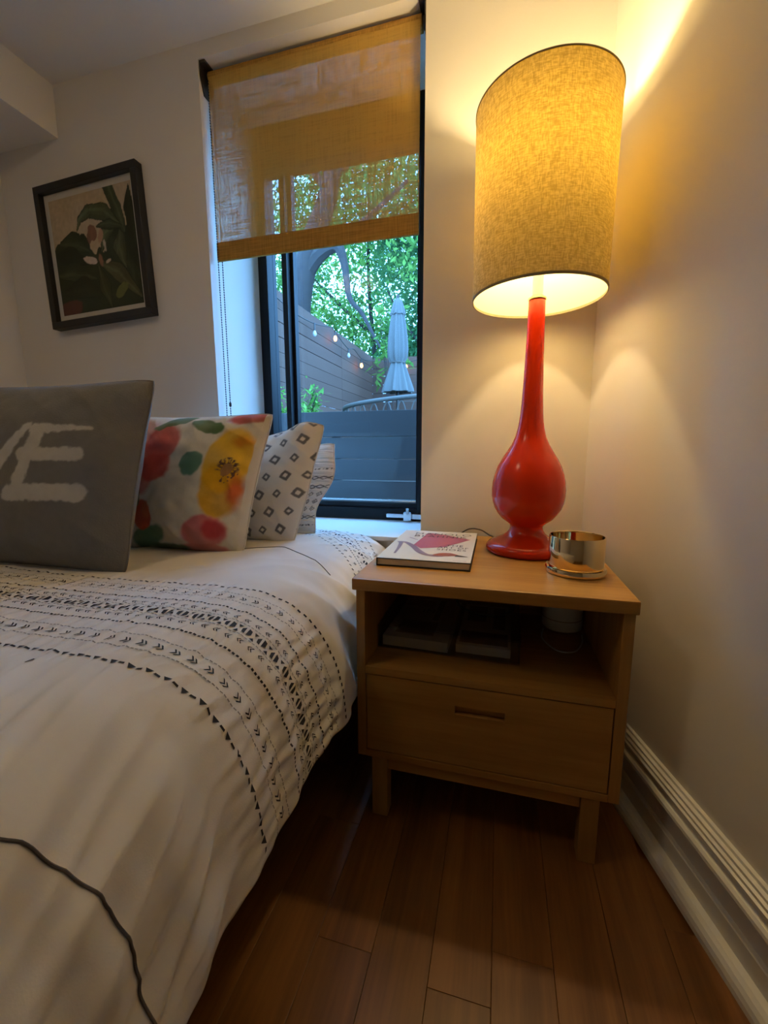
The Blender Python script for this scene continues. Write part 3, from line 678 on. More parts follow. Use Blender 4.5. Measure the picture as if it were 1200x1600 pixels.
def floral_col(u, v):
    if u > 0.965+0.008*nz3(v*9, 1.0): return (0.72, 0.68, 0.60)
    u = (u-0.13)/0.84
    uu = u+0.018*nz3(u*7, v*7, 11)+0.008*nz3(u*25, v*25, 12); vv_ = v+0.018*nz3(u*7, v*7, 13)+0.008*nz3(u*25, v*25, 14)
    n = 0.5+0.5*nz3(u*6, v*6, 15); n2 = 0.5+0.5*nz3(u*40, v*40, 16)
    c = [0.70, 0.66, 0.56]
    for cx, cy, rx, ry, an, col, sf in FLB:
        e = math.sqrt(ell(uu, vv_, cx, cy, rx, ry, an)); t = 1-sst(1-sf, 1.05, e)
        c = mixc(c, [q*(0.82+0.36*n) for q in col], t*(0.80+0.20*n))
    # dark filaments of the yellow flower, stem of the bud
    du, dv2 = uu-0.87, (vv_-0.57)*1.05; r = math.hypot(du, dv2); a = math.atan2(dv2, du)
    if r < 0.10:
        ray = abs(math.sin(a*9+1.3*nz3(a*3, 2.2)));
        if r < 0.045: c = mixc(c, (0.24, 0.11, 0.12), 0.6)
        elif ray > 0.75 and a > -0.3: c = mixc(c, (0.10, 0.05, 0.07), 0.7*(1-sst(0.07, 0.10, r)))
        if 0.045 < r < 0.09 and a > -2.0 and nz3(u*45, v*45, 22) > 0.12 and a < 2.6: c = mixc(c, (0.09, 0.045, 0.06), 0.85)
    d, t = seg_d(u, v, (0.0, 0.20), (0.10, 0.22)); d2, _ = seg_d(u, v, (0.10, 0.22), (0.12, 0.33))
    if min(d, d2) < 0.010: c = mixc(c, (0.06, 0.13, 0.09), 0.85)
    return [q*(0.95+0.08*n2) for q in c]
def flor_droop(a, b): return (0.060*((b+1)/2-0.55)*(0.5+0.5*a), 0, 0)
make_pillow('throw_pillow', 'watercolour floral pillow with red and yellow blooms behind the grey one', 0.45, 0.405, 0.15, (-0.655-0.205, 0.975, 0.566), -14, 2, 0, floral_col, M['floral_fab'], n=190, seed=9, backcol=(0.74, 0.71, 0.65), seam=M['cream_seam'], wr=0.009, group='pillows piled at the head of the bed', droop=flor_droop)

DW, DH = 0.50, 0.385
def diamond_col(u, v):
    x, z = (u-1)*DW, v*DH
    a = math.radians(-8); xr = x*math.cos(a)-z*math.sin(a); zr = x*math.sin(a)+z*math.cos(a)
    zr += 0.0; px, pz = 0.058, 0.055
    j = round(zr/pz); sh = 0.35*px*j
    i_ = round((xr-sh)/px); dx, dz = xr-sh-i_*px, zr-j*pz
    dx += 0.0015*nz3(x*90, z*90, 1); dz += 0.0015*nz3(x*90, z*90, 2)
    big = (i_+j) % 2 == 0; R_ = 0.0170 if big else 0.0132; r_ = 0.0072 if big else 0.0054
    rr_ = math.radians(33 if big else 40); ex = dx*math.cos(rr_)-dz*math.sin(rr_); ez = dx*math.sin(rr_)+dz*math.cos(rr_)
    d = 1.18*max(abs(ex), abs(ez))+0.06*(abs(ex)+abs(ez))
    t = sst(R_+0.0012, R_-0.0012, d)*sst(r_-0.0012, r_+0.0012, d) if abs(d) < 0.03 else 0
    n = 0.5+0.5*nz3(x*120, z*120, 5)
    return mixc((0.76, 0.73, 0.67), (0.165*(0.8+0.4*n), 0.16*(0.8+0.4*n), 0.165*(0.8+0.4*n)), t)
def dia_droop(a, b):   # slumps to the left at the foot, right ear folded forward
    return (0.055*((b+1)/2-0.5) - 0.02*sst(0.0, -1.0, b)*sst(0, 1, a), -0.03*sst(0.35, 1, b)*sst(0.45, 0.75, a)*(1-sst(0.80, 1.0, a)), -0.030*sst(0.2, 1, b)*(1-sst(0.1, 0.85, abs(a))) - 0.012*sst(0.3, 1, b)*sst(0.4, -0.4, a))
make_pillow('throw_pillow', 'cream cotton pillow printed with grey open diamonds behind the floral one', DW, DH, 0.135, (-0.548-DW/2, 1.135, 0.562), -14, 1, 0, diamond_col, M['diamond_fab'], n=200, seed=17, backcol=(0.76, 0.73, 0.68), seam=M['cream_seam'], wr=0.005, group='pillows piled at the head of the bed', droop=dia_droop)

WW, WH = 0.60, 0.328
def sham_col(u, v):
    x, z = (u-1)*WW, v*WH; c = [0.78, 0.76, 0.73]; t = 0
    for z0, kind in ((0.045, 1), (0.072, 2), (0.10, 3), (0.125, 3), (0.15, 3), (0.175, 2), (0.205, 2), (0.235, 1)):
        dz = z-z0-0.12*(x+0.05)
        if kind == 1 and abs(dz) < 0.0025 and (x/0.010) % 1 < 0.55: t = 1
        if kind == 2:
            k = (x/0.022) % 1-0.5
            if abs(dz) < 0.008 and abs(abs(dz)-0.5*abs(k)*0.022) < 0.0018: t = 1
        if kind == 3:
            k = (x/0.026) % 1-0.5; q = abs(k)*0.026+abs(dz)
            if 0.005 < q < 0.009 or q < 0.0025: t = 1
    return mixc(c, (0.05, 0.05, 0.06), t*0.85)
def sham_droop(a, b): return (0.050*((b+1)/2-0.5)-0.035*sst(0.2, -1, b)*sst(0.2, 1, a) + 0.012*math.sin(b*5)*sst(0.8, 1, a), 0, -0.02*sst(0.2, 1, b)*(1-sst(0.3, 0.9, abs(a))))
make_pillow('pillow_sham', 'white ruffled pillow with small dark embroidery, farthest back against the window', WW, WH, 0.11, (-0.540-WW/2, 1.272, 0.556), -11, 0, 0, sham_col, M['sham_fab'], n=180, seed=23, backcol=(0.78, 0.76, 0.73), seam=M['cream_seam'], wr=0.005, puck=0.006, group='pillows piled at the head of the bed', droop=sham_droop)

# ------------------------------------------------------------------ nightstand
nsd = empty('nightstand', (-0.02, 1.05, 0)); tag(nsd, 'light oak nightstand with open shelf and one drawer beside the bed', 'nightstand')
INVN = Matrix.Translation((0.02, -1.05, 0))
def npart(name, mb, m, parent=nsd, smooth=False):
    o = mb.build(name, m, parent, smooth)
    if parent is nsd: o.matrix_parent_inverse = INVN
    return o
NZ = 0.5805; YB = 1.265
npart('top', MB().box((-0.302, 0.833, 0.5535), (0.260, 1.362, NZ), 0.004), M['oak'])
npart('side_panel', MB().box((-0.295, 0.842, 0.152), (-0.275, YB, 0.5533), 0.0015), M['oakz'])
npart('side_panel', MB().box((0.235, 0.842, 0.152), (0.256, YB, 0.5533), 0.0015), M['oakz'])
npart('back_panel', MB().box((-0.2748, YB-0.012, 0.170), (0.2348, YB-0.001, 0.5533)), M['oak'])
npart('shelf', MB().box((-0.2748, 0.842, 0.358), (0.2348, YB-0.0125, 0.3755), 0.001), M['oak'])
npart('bottom_panel', MB().box((-0.2748, 0.842, 0.152), (0.2348, YB-0.0125, 0.1685), 0.001), M['oak'])
npart('apron', MB().box((-0.224, 0.850, 0.122), (0.186, 0.868, 0.1518), 0.001), M['oak'])
for lx0, lx1 in ((-0.262, -0.225), (0.187, 0.222)):
    for ly in (0.845, 1.20): npart('leg', MB().box((lx0, ly, 0.0), (lx1, ly+0.036, 0.1518), 0.0015), M['oakz'])
# drawer front with a routed finger pull
dz0, dz1, dx0, dx1 = 0.1715, 0.3555, -0.2725, 0.2325
hx0, hx1, hz0, hz1 = -0.074, 0.030, 0.289, 0.311
df = MB()
df.box((dx0, 0.843, dz0), (hx0, 0.861, dz1)); df.box((hx1, 0.843, dz0), (dx1, 0.861, dz1)); df.box((hx0, 0.843, dz0), (hx1, 0.861, hz0)); df.box((hx0, 0.843, hz1), (hx1, 0.861, dz1))
bmesh.ops.remove_doubles(df.bm, verts=df.bm.verts, dist=1e-5)
drw = npart('drawer', df, M['oak'])
pl_ = MB().box((hx0, 0.8565, hz0), (hx1, 0.860, hz1)); o = npart('finger_pull', pl_, M['oakz'], drw)
o = npart('pull_lip', MB().box((hx0, 0.8425, hz0-0.0005), (hx1, 0.8555, hz0+0.0035), 0.001), M['oakz'], drw)
o = npart('drawer_box', MB().box((dx0+0.01, 0.861, dz0+0.012), (dx1-0.01, 1.22, dz1-0.03)), M['oakz'], drw)

# ------------------------------------------------------------------ table lamp
LX, LY = 0.0755, 1.180
lamp = empty('table_lamp', (LX, LY, NZ)); tag(lamp, 'tall red glass table lamp with lit linen drum shade on the nightstand', 'lamp')
bodyp = [(0.0, 0.0), (0.094, 0.0), (0.1015, 0.004), (0.104, 0.010), (0.103, 0.017), (0.098, 0.024), (0.088, 0.030), (0.074, 0.036), (0.060, 0.043), (0.050, 0.051), (0.044, 0.060), (0.0415, 0.069), (0.0445, 0.076), (0.0535, 0.083)]
for r, z in ((0.066, 0.092), (0.077, 0.106), (0.0855, 0.120), (0.0905, 0.136), (0.0935, 0.153), (0.0940, 0.170), (0.0920, 0.190), (0.0875, 0.210), (0.080, 0.232), (0.0695, 0.252), (0.058, 0.270), (0.0475, 0.288), (0.0395, 0.306), (0.0340, 0.326), (0.0308, 0.346), (0.0285, 0.366), (0.0268, 0.392), (0.0252, 0.425), (0.0238, 0.465), (0.0224, 0.510), (0.0213, 0.560), (0.0207, 0.610), (0.0205, 0.640), (0.019, 0.6425), (0.0, 0.6425)):
    bodyp.append((r, z))
MB().lathe(bodyp, (0, 0), 96).build('body', M['red_glass'], lamp, True)
MB().lathe([(0, 0.6426), (0.0215, 0.6426), (0.0225, 0.6455), (0.0215, 0.6485), (0.015, 0.6495), (0.015, 0.653), (0, 0.653)], (0, 0), 48).build('collar', M['gold'], lamp, True)
MB().lathe([(0, 0.653), (0.0125, 0.653), (0.0125, 0.80), (0.017, 0.803), (0.017, 0.852), (0.0, 0.852)], (0, 0), 40).build('stem', M['white_plastic'], lamp, True)
SB, ST, RB, RT = 1.228-NZ, 1.645-NZ, 0.1575, 0.1610
sh = MB(); sh.lathe([(RB+(RT-RB)*k/24, SB+(ST-SB)*k/24) for k in range(25)], (0, 0), 128)
shade = sh.build('shade', M['shade'], lamp, True)
M['shade_trim'] = mat('shade_trim_linen', (0.33, 0.26, 0.14), 0.9, var=0.2, vscale=80)
for r, z in ((RB, SB), (RT, ST)):
    rim = MB(); rim.lathe([(r-0.0012, z-0.0015), (r+0.0014, z-0.0015), (r+0.0014, z+0.0045 if z == SB else z+0.0015), (r-0.0012, z+0.0045 if z == SB else z+0.0015), (r-0.0012, z-0.0015)], (0, 0), 128)
    rim.build('shade_rim', M['shade_trim'], shade)
sp = MB()
for k in range(3):
    a = k*2*math.pi/3+0.5; sp.tube([(0.012*math.cos(a), 0.012*math.sin(a), ST-0.020), (RT*0.5*math.cos(a), RT*0.5*math.sin(a), ST-0.018), ((RT-0.001)*math.cos(a), (RT-0.001)*math.sin(a), ST-0.002)], 0.0018, 6)
sp.lathe([(0.009, ST-0.023), (0.014, ST-0.023), (0.014, ST-0.018), (0.009, ST-0.018), (0.009, ST-0.023)], (0, 0), 24)
sp.build('spider', M['chrome'], shade)
BZ = 1.515-NZ
bulbp = [(0, 0.0235), (0.0095, 0.0215), (0.0165, 0.016), (0.0205, 0.007), (0.0212, -0.001), (0.019, -0.0125), (0.0143, -0.025), (0.012, -0.038), (0.012, -0.080), (0, -0.080)]
MB().lathe([(r, BZ+z) for r, z in bulbp[:8]], (0, 0), 40).build('bulb', M['lamp_glow'], lamp, True)
MB().lathe([(r, BZ+z) for r, z in bulbp[7:]], (0, 0), 40).build('bulb_cap', M['chrome'], lamp, True)
cdp = catmull([(-0.03, 0.10, 0.004), (-0.09, 0.16, 0.0045), (-0.125, 0.175, 0.020), (-0.16, 0.176, 0.022), (-0.19, 0.172, 0.006)], 10)
MB().tube(cdp, 0.0022, 8).build('cord', M['cord'], lamp, True)

# ------------------------------------------------------------------ brass tumbler on its lid
cup = empty('candle_cup', (0.1745, 1.008, NZ)); tag(cup, 'shiny brass candle cup standing on its lid at the foot of the lamp', 'cup')
MB().lathe([(0, 0.0), (0.062, 0.0), (0.0645, 0.002), (0.0645, 0.012), (0.063, 0.0145), (0.0605, 0.0135), (0.058, 0.011), (0.0, 0.011)], (0, 0), 96).build('lid', M['gold'], cup, True)
cupw = MB().lathe([(0, 0.0112), (0.054, 0.0112), (0.0575, 0.014), (0.0585, 0.020), (0.0585, 0.083), (0.0575, 0.0845), (0.0558, 0.0840), (0.0552, 0.080), (0.0552, 0.024), (0.052, 0.019), (0, 0.018)], (0, 0), 96).build('bowl', M['gold'], cup, True)
M['wax'] = mat('candle_wax', (0.62, 0.52, 0.36), 0.5, var=0.08)
MB().lathe([(0, 0.0185), (0.0545, 0.0245), (0.0547, 0.034), (0, 0.032)], (0, 0), 48).build('wax', M['wax'], cup, True)

# ------------------------------------------------------------------ hardcover on the nightstand
bk = empty('hardcover_book', (-0.168, 1.122, NZ), (0, 0, math.radians(0.4))); tag(bk, 'white hardcover with rose and shoe cover art lying on the nightstand', 'book')
bw, bd, bt = 0.2235, 0.352, 0.020
MB().box((-bw/2, -bd/2, 0.0), (bw/2, bd/2, 0.0028), 0.0008).build('back_board', M['cover_black'], bk)
MB().box((-bw/2, -bd/2, bt-0.0028), (bw/2, bd/2, bt-0.0004), 0.0008).build('front_board', M['cover_black'], bk)
MB().box((-bw/2, -bd/2, 0.0028), (-bw/2+0.003, bd/2, bt-0.0028)).build('spine', M['cover_black'], bk)
MB().box((-bw/2+0.003, -bd/2+0.003, 0.0028), (bw/2-0.004, bd/2-0.003, bt-0.0028)).build('pages', M['paper'], bk)
jk = MB().box((-bw/2+0.0008, -bd/2+0.0008, bt-0.0005), (bw/2-0.0008, bd/2-0.0008, bt)).build('jacket', M['cover_white'], bk)
def flat(name, polys, m, z, par=jk):
    b_ = MB()
    for P in polys:
        vs_ = [b_.bm.verts.new((p[0], p[1], z)) for p in P]; b_.bm.faces.new(vs_)
    o = b_.build(name, m, par); return o
ZB = bt+0.0003
def strip(pts, w):
    pts = [Vector((a, b, 0)) for a, b in pts]; out = []
    q = catmull(pts, 6); ws = [w[min(int(k/(len(q)-1)*(len(w)-1)), len(w)-2)]*(1-((k/(len(q)-1)*(len(w)-1)) % 1)) + w[min(int(k/(len(q)-1)*(len(w)-1)), len(w)-2)+1]*((k/(len(q)-1)*(len(w)-1)) % 1) if k < len(q)-1 else w[-1] for k in range(len(q))]
    L_, R__ = [], []
    for k, p in enumerate(q):
        t = (q[min(k+1, len(q)-1)]-q[max(k-1, 0)]).normalized(); n_ = Vector((-t.y, t.x, 0)); L_.append(p+n_*ws[k]); R__.append(p-n_*ws[k])
    return [[(L_[k].x, L_[k].y), (L_[k+1].x, L_[k+1].y), (R__[k+1].x, R__[k+1].y), (R__[k].x, R__[k].y)] for k in range(len(q)-1)]
def cov_xy(X, Y):
    """crop coordinates of the cover photo area -> board coordinates"""
    v = (430-Y)/(430-115); v = max(0, v); vv2 = v/(1+0.42*(1-v))    # perspective towards the far edge
    xl = 108+(375-108)*((375-Y)/(375-115)); xr = 985+(1058-985)*((430-Y)/(430-148))
    u = (X-xl)/(xr-xl); yb = 375+(430-375)*u; yt = 112+(148-112)*u; v = min(1.0, max(0.0, (yb-Y)/(yb-yt))); v = v/(1+0.33*(1-v))
    return (-bw/2+bw*u, -bd/2+bd*v)
flat('rose_polygon', [[cov_xy(*p) for p in ((455, 255), (520, 290), (745, 280), (992, 212), (760, 165), (590, 142))]], M['ink_red'], ZB)
flat('shoe_heel', strip([cov_xy(*p) for p in ((278, 335), (310, 290), (335, 240), (330, 228))], [0.003, 0.004, 0.006, 0.007]), M['ink_mauve'], ZB+0.00005)
flat('shoe_sole', strip([cov_xy(*p) for p in ((300, 222), (380, 232), (450, 270), (510, 320), (580, 352), (680, 360), (760, 350), (860, 360))], [0.004, 0.007, 0.008, 0.009, 0.008, 0.011, 0.017, 0.006]), M['ink_mauve'], ZB+0.0001)
flat('shoe_toe', strip([cov_xy(*p) for p in ((640, 356), (720, 350), (790, 352), (870, 360))], [0.006, 0.016, 0.017, 0.004]), M['ink_red2'], ZB+0.00015)
flat('shoe_tip', strip([cov_xy(*p) for p in ((845, 362), (900, 368), (958, 373))], [0.008, 0.006, 0.001]), M['ink'], ZB+0.0002)
flat('dark_edge', [[cov_xy(*p) for p in ((408, 185), (470, 205), (500, 212), (490, 205), (420, 182))]], M['ink_mauve'], ZB)
def text_mesh(name, s, size, m, parent, loc, sx=1.0, align='CENTER'):
    cu = bpy.data.curves.new('txt', 'FONT'); cu.body = s; cu.size = size; cu.align_x = align; cu.space_character = 1.15
    t = bpy.data.objects.new('txt', cu); COL.objects.link(t)
    bpy.context.view_layer.update()
    me = bpy.data.meshes.new_from_object(t.evaluated_get(bpy.context.evaluated_depsgraph_get())); bpy.data.objects.remove(t)
    me.materials.clear(); me.materials.append(m); me.name = name
    o = link(bpy.data.objects.new(name, me), parent); o.location = loc; o.scale = (sx, 1.0, 1.0); return o
tz = ZB+0.0003
text_mesh('title_line', 'MANOLO', 0.036, M['ink'], jk, (0.012, 0.118, tz), 1.0)
text_mesh('title_line', 'BLAHNIK', 0.036, M['ink'], jk, (0.008, 0.084, tz), 0.95)
text_mesh('title_line', 'THE', 0.026, M['ink'], jk, (0.060, -0.022, tz), 0.9)
text_mesh('title_line', 'ART OF', 0.026, M['ink'], jk, (0.058, -0.046, tz), 0.8)
text_mesh('title_line', 'SHOES', 0.026, M['ink'], jk, (0.056, -0.070, tz), 0.9)
flat('imprint_line', [[cov_xy(*p) for p in ((820, 405), (945, 411), (945, 414), (820, 408))]], M['ink_mauve'], ZB)

# ------------------------------------------------------------------ smoked box on the shelf, magazines in it
SZ = 0.3758
bx = empty('acrylic_box', (-0.104, 1.085, SZ), (0, 0, math.radians(-1.5))); tag(bx, 'low smoked clear acrylic box on the nightstand shelf', 'box')
w2, d2, hb = 0.168, 0.150, 0.054
MB().box((-w2, -d2, 0), (w2, d2, 0.004), 0.001).build('base', M['smoke'], bx)
for lo, hi in (((-w2, -d2, 0.004), (w2, -d2+0.004, hb)), ((-w2, d2-0.004, 0.004), (w2, d2, hb)), ((-w2, -d2+0.004, 0.004), (-w2+0.004, d2-0.004, hb)), ((w2-0.004, -d2+0.004, 0.004), (w2, d2-0.004, hb))):
    MB().box(lo, hi, 0.0006).build('wall_panel', M['smoke'], bx)
MB().box((-w2-0.001, -d2-0.001, hb), (w2+0.001, d2+0.001, hb+0.004), 0.001).build('lid', M['smoke'], bx)
def magazine(label, loc, rz, w, d, t, blocks, cov):
    o = empty('magazine', loc, (0, 0, rz)); tag(o, label, 'magazine', 'magazines in the smoked box')
    MB().box((-w/2, -d/2, 0), (w/2, d/2, t), 0.0008).build('pages', M['paper'], o)
    c = MB().box((-w/2, -d/2, t), (w/2, d/2, t+0.0006)).build('cover', cov, o)
    for (x0, y0, x1, y1, m) in blocks: flat('printed_panel', [[(x0*w/2, y0*d/2), (x1*w/2, y0*d/2), (x1*w/2, y1*d/2), (x0*w/2, y1*d/2)]], m, t+0.0009, c)
    return o, c, t
mo, mc_, mt_ = magazine('pale magazine with bold type on the left inside the smoked box', (-0.178, 1.08, SZ+0.0045), math.radians(-2), 0.160, 0.275, 0.024, [(-0.9, 0.55, 0.1, 0.9, M['ink_tan']), (0.25, -0.1, 0.45, 0.95, M['ink_brown']), (-0.7, -0.8, 0.5, -0.2, M['ink_tan'])], M['cover_white'])
text_mesh('cover_type', 'IN', 0.034, M['ink'], mc_, (0.0, 0.035, mt_+0.0012), 1.0)
magazine('darker magazine on the right inside the smoked box', (-0.020, 1.085, SZ+0.0045), math.radians(-1), 0.125, 0.270, 0.020, [(-0.8, 0.1, 0.0, 0.9, M['ink_brown']), (0.3, -0.2, 0.8, 0.9, M['ink_brown']), (-0.9, -0.9, 0.9, -0.4, M['ink_brown'])], M['cover_white'])
ca = MB().tube(catmull([(-0.110, 1.20, SZ+0.0605), (-0.085, 1.10, SZ+0.0605), (-0.02, 1.06, SZ+0.0605), (0.035, 1.09, SZ+0.0605), (0.050, 1.16, SZ+0.0605), (0.0, 1.21, SZ+0.0605), (-0.05, 1.19, SZ+0.0605)], 10), 0.0022, 8).build('charging_cable', M['cord'], None, True)
tag(ca, 'thin dark cable coiled on the lid of the smoked box', 'cable')

pk = empty('smart_speaker', (0.180, 1.185, SZ)); tag(pk, 'small white cylindrical device at the back right of the shelf', 'speaker')
MB().lathe([(0, 0), (0.046, 0), (0.050, 0.003), (0.051, 0.010), (0.051, 0.080), (0.048, 0.086), (0, 0.087)], (0, 0), 64).build('body', M['white_plastic'], pk, True)
MB().lathe([(0.0512, 0.030), (0.0516, 0.031), (0.0512, 0.032)], (0, 0), 64).build('seam_ring', M['ink_tan'], pk)
wc = MB().tube(catmull([(0.130, 1.150, SZ+0.0024), (0.122, 1.085, SZ+0.0024), (0.150, 1.025, SZ+0.0024), (0.190, 1.030, SZ+0.0024), (0.215, 1.085, SZ+0.0024), (0.222, 1.13, SZ+0.0024)], 10), 0.0018, 8).build('white_cable', M['white_plastic'], None, True)
tag(wc, 'loop of thin white cable lying on the shelf before the white device', 'cable')

# ------------------------------------------------------------------ unseen fill light added under the ceiling to brighten the walls
cl = empty('ceiling_fill', (-1.15, 0.15, HC)); tag(cl, 'added round ceiling fill light over the bed, out of view', 'lamp')
MB().lathe([(0, -0.002), (0.20, -0.002), (0.20, -0.035), (0.185, -0.040), (0, -0.040)], (0, 0), 64).build('fill_housing', M['white_plastic'], cl, True)
MB().lathe([(0.183, -0.0405), (0.17, -0.062), (0.12, -0.075), (0, -0.080)], (0, 0), 64).build('fill_disc', M['ceil_fill'], cl, True)

# ------------------------------------------------------------------ outdoors
tag(MB().box((-14, 2.96, 0.40), (8, 24, 0.60)).build('ground', M['soil']), kind='structure')
tag(MB().box((-4, 1.80, 0.0), (3, 2.86, 0.22)).build('areaway_ground', M['soil']), kind='structure')

def board_wall(name, label, m, boards, posts, loc, cat='fence'):
    root = empty(name, loc); tag(root, label, cat); inv = Matrix.Translation(-Vector(loc))
    for lo, hi in boards: o = MB().box(lo, hi, 0.003).build('board', m, root); o.matrix_parent_inverse = inv
    for lo, hi in posts: o = MB().box(lo, hi, 0.004).build('post', M['post'], root); o.matrix_parent_inverse = inv
    return root
zb = [1.121, 0.937, 0.780, 0.626, 0.472, 0.318]
board_wall('retaining_wall', 'low dark board wall just outside below the yard', M['nearwall'],
           [((-3.4, 2.90+0.002*((k*7) % 3), b+0.005), (2.4, 2.935, a)) for k, (a, b) in enumerate(zip(zb, zb[1:]))], [((xx, 2.936, 0.22), (xx+0.07, 2.958, 1.10)) for xx in (-3.0, -1.2, 0.6, 2.2)], (-0.5, 2.92, 0.22), 'wall')
fz = [2.705, 2.500, 2.350]
while fz[-1] > 0.75: fz.append(fz[-1]-0.172)
FX = -2.60
lb = []
for k, (a, b) in enumerate(zip(fz, fz[1:])):
    for y0, y1 in ((3.2, 6.86), (6.865, 8.636)):
        lb.append(((FX-0.02-0.004*((k*5) % 3), y0, b+(0.010 if k in (1, 2) and y0 < 5 else 0.004)), (FX, y1, a)))
board_wall('board_fence', 'tall brown horizontal-board fence running back along the left of the yard', M['fence'], lb, [((FX-0.11, yy, 0.6), (FX-0.026, yy+0.09, 2.70)) for yy in (3.3, 5.1, 6.82, 8.5)], (FX, 5.9, 0.6))
bb_ = []
for k, (a, b) in enumerate(zip(fz, fz[1:])): bb_.append(((FX-0.02, 8.64+0.004*((k*5) % 3), b+0.005-0.03), (3.5, 8.668, a-0.03)))
board_wall('board_fence', 'brown horizontal-board fence closing the far end of the yard behind the umbrella', M['fencex'], bb_, [((xx, 8.67, 0.6), (xx+0.09, 8.75, 2.68)) for xx in (-2.5, -0.6, 1.3, 3.2)], (0.4, 8.65, 0.6))

um = empty('patio_umbrella', (-1.315, 5.5, 0.6)); tag(um, 'closed pale canvas patio umbrella tied around its pole', 'umbrella')
def plt(th, z): return 1+0.16*math.cos(8*th+0.6*math.sin(3*th))+0.05*math.cos(16*th)
U = lambda z: z-0.6
MB().lathe([(0.012, U(2.735)), (0.045, U(2.70)), (0.062, U(2.64)), (0.078, U(2.575)), (0.088, U(2.53)), (0.082, U(2.525))], (0, 0), 64, plt).build('vent_cap', M['canvas'], um, True)
MB().lathe([(0.050, U(2.60)), (0.075, U(2.52)), (0.092, U(2.40)), (0.108, U(2.25)), (0.116, U(2.10)), (0.108, U(2.00)), (0.080, U(1.945)), (0.088, U(1.915)), (0.112, U(1.83)), (0.145, U(1.72)), (0.175, U(1.62)), (0.182, U(1.58)), (0.17, U(1.575))], (0, 0), 96, plt).build('canopy', M['canvas'], um, True)
MB().lathe([(0.094, U(1.935)), (0.098, U(1.945)), (0.094, U(1.955))], (0, 0), 48).build('strap', M['rattan'], um, True)
MB().tube([(0, 0, 0.06), (0, 0, U(2.74))], 0.02, 12).build('pole', M['bracket'], um, True)
MB().lathe([(0, U(2.74)), (0.014, U(2.74)), (0.018, U(2.755)), (0.010, U(2.775)), (0, U(2.78))], (0, 0), 16).build('finial', M['bracket'], um, True)
MB().lathe([(0, 0.001), (0.26, 0.001), (0.26, 0.04), (0.05, 0.07), (0.05, 0.12), (0, 0.12)], (0, 0), 40).build('base', M['bracket'], um, True)

chx = empty('rattan_chair', (-0.98, 4.25, 0.6)); tag(chx, 'curved rattan lounge chair with looped open back beyond the dark wall', 'chair')
def cp(u, z):   # curved back, u in 0..1
    a = math.pi*(1.02+0.96*u) ; return Vector((0.60*math.cos(a), 0.30*math.sin(a)*1.0, z))
topz = lambda u: 0.655+0.135*u
rail = [cp(u, topz(u)-0.05*max(0, 1-u*14)) for u in np.linspace(0, 1, 40)]
rail = [Vector((-0.585, 0.20, 0.50)), Vector((-0.598, 0.06, 0.57))] + rail + [Vector((0.6, 0.1, 0.72)), Vector((0.58, 0.22, 0.60))]
MB().tube(catmull(rail, 2), 0.022, 10).build('top_rail', M['rattan'], chx, True)
MB().tube([cp(u, 0.40) for u in np.linspace(0, 1, 40)], 0.016, 8).build('seat_rail', M['rattan'], chx, True)
for k in range(13):
    u = (k+0.5)/13
    for sg in (-1, 1):
        u1 = min(1, max(0, u+sg*0.045)); mid = cp((u+u1)/2, (topz(u)+0.40)/2+0.09)
        MB().tube(catmull([cp(u1, topz(u1)-0.02), mid, cp(u-sg*0.01, 0.41)], 6), 0.0065, 6).build('spindle', M['rattan'], chx, True)
MB().lathe([(0, 0.36), (0.50, 0.36), (0.53, 0.39), (0.50, 0.42), (0, 0.43)], (0, 0.05), 40).build('seat', M['canvas'], chx, True)
for sx in (-0.38, 0.38):
    for sy in (-0.2, 0.36): MB().tube([(sx, sy, 0.0), (sx*0.9, sy*0.9, 0.37)], 0.018, 8).build('leg', M['rattan'], chx, True)

# string of bulbs along the fence
sl = empty('string_light', (-2.5, 6.3, 2.5)); tag(sl, 'string of small garden bulbs hung along the left fence', 'lights')
inv = Matrix.Translation((2.5, -6.3, -2.5))
wire = catmull([(-2.575, 4.5, 2.62), (-2.555, 5.1, 2.545), (-2.52, 5.58, 2.545), (-2.50, 5.95, 2.60), (-2.5, 6.2, 2.645), (-2.5, 6.33, 2.62), (-2.5, 6.88, 2.50), (-2.5, 7.2, 2.55), (-2.5, 7.55, 2.48), (-2.5, 7.9, 2.50), (-2.5, 8.48, 2.60), (-2.1, 8.52, 2.56), (-1.86, 8.5, 2.55), (-1.0, 8.5, 2.62), (0.5, 8.5, 2.58)], 8)
o = MB().tube(wire, 0.007, 6).build('wire', M['cord'], sl, True); o.matrix_parent_inverse = inv
for (p, lit) in (((-2.50, 5.58, 2.40), 0), ((-2.5, 6.34, 2.515), 1), ((-2.5, 6.93, 2.385), 0), ((-2.5, 7.61, 2.345), 1), ((-1.86, 8.5, 2.456), 1), ((-0.6, 8.5, 2.47), 1)):
    zt_ = min((w for w in wire), key=lambda w: (w.x-p[0])**2+(w.y-p[1])**2).z
    o = MB().tube([(p[0], p[1], zt_), (p[0], p[1], p[2]+0.05)], 0.012, 8).build('socket', M['cord'], sl, True); o.matrix_parent_inverse = inv
    o2 = MB().lathe([(0, p[2]+0.05), (0.014, p[2]+0.045), (0.027, p[2]+0.012), (0.025, p[2]-0.012), (0.012, p[2]-0.03), (0, p[2]-0.034)], (p[0], p[1]), 16).build('bulb', M['bulb_lit'] if lit else M['bulb_off'], sl, True); o2.matrix_parent_inverse = inv

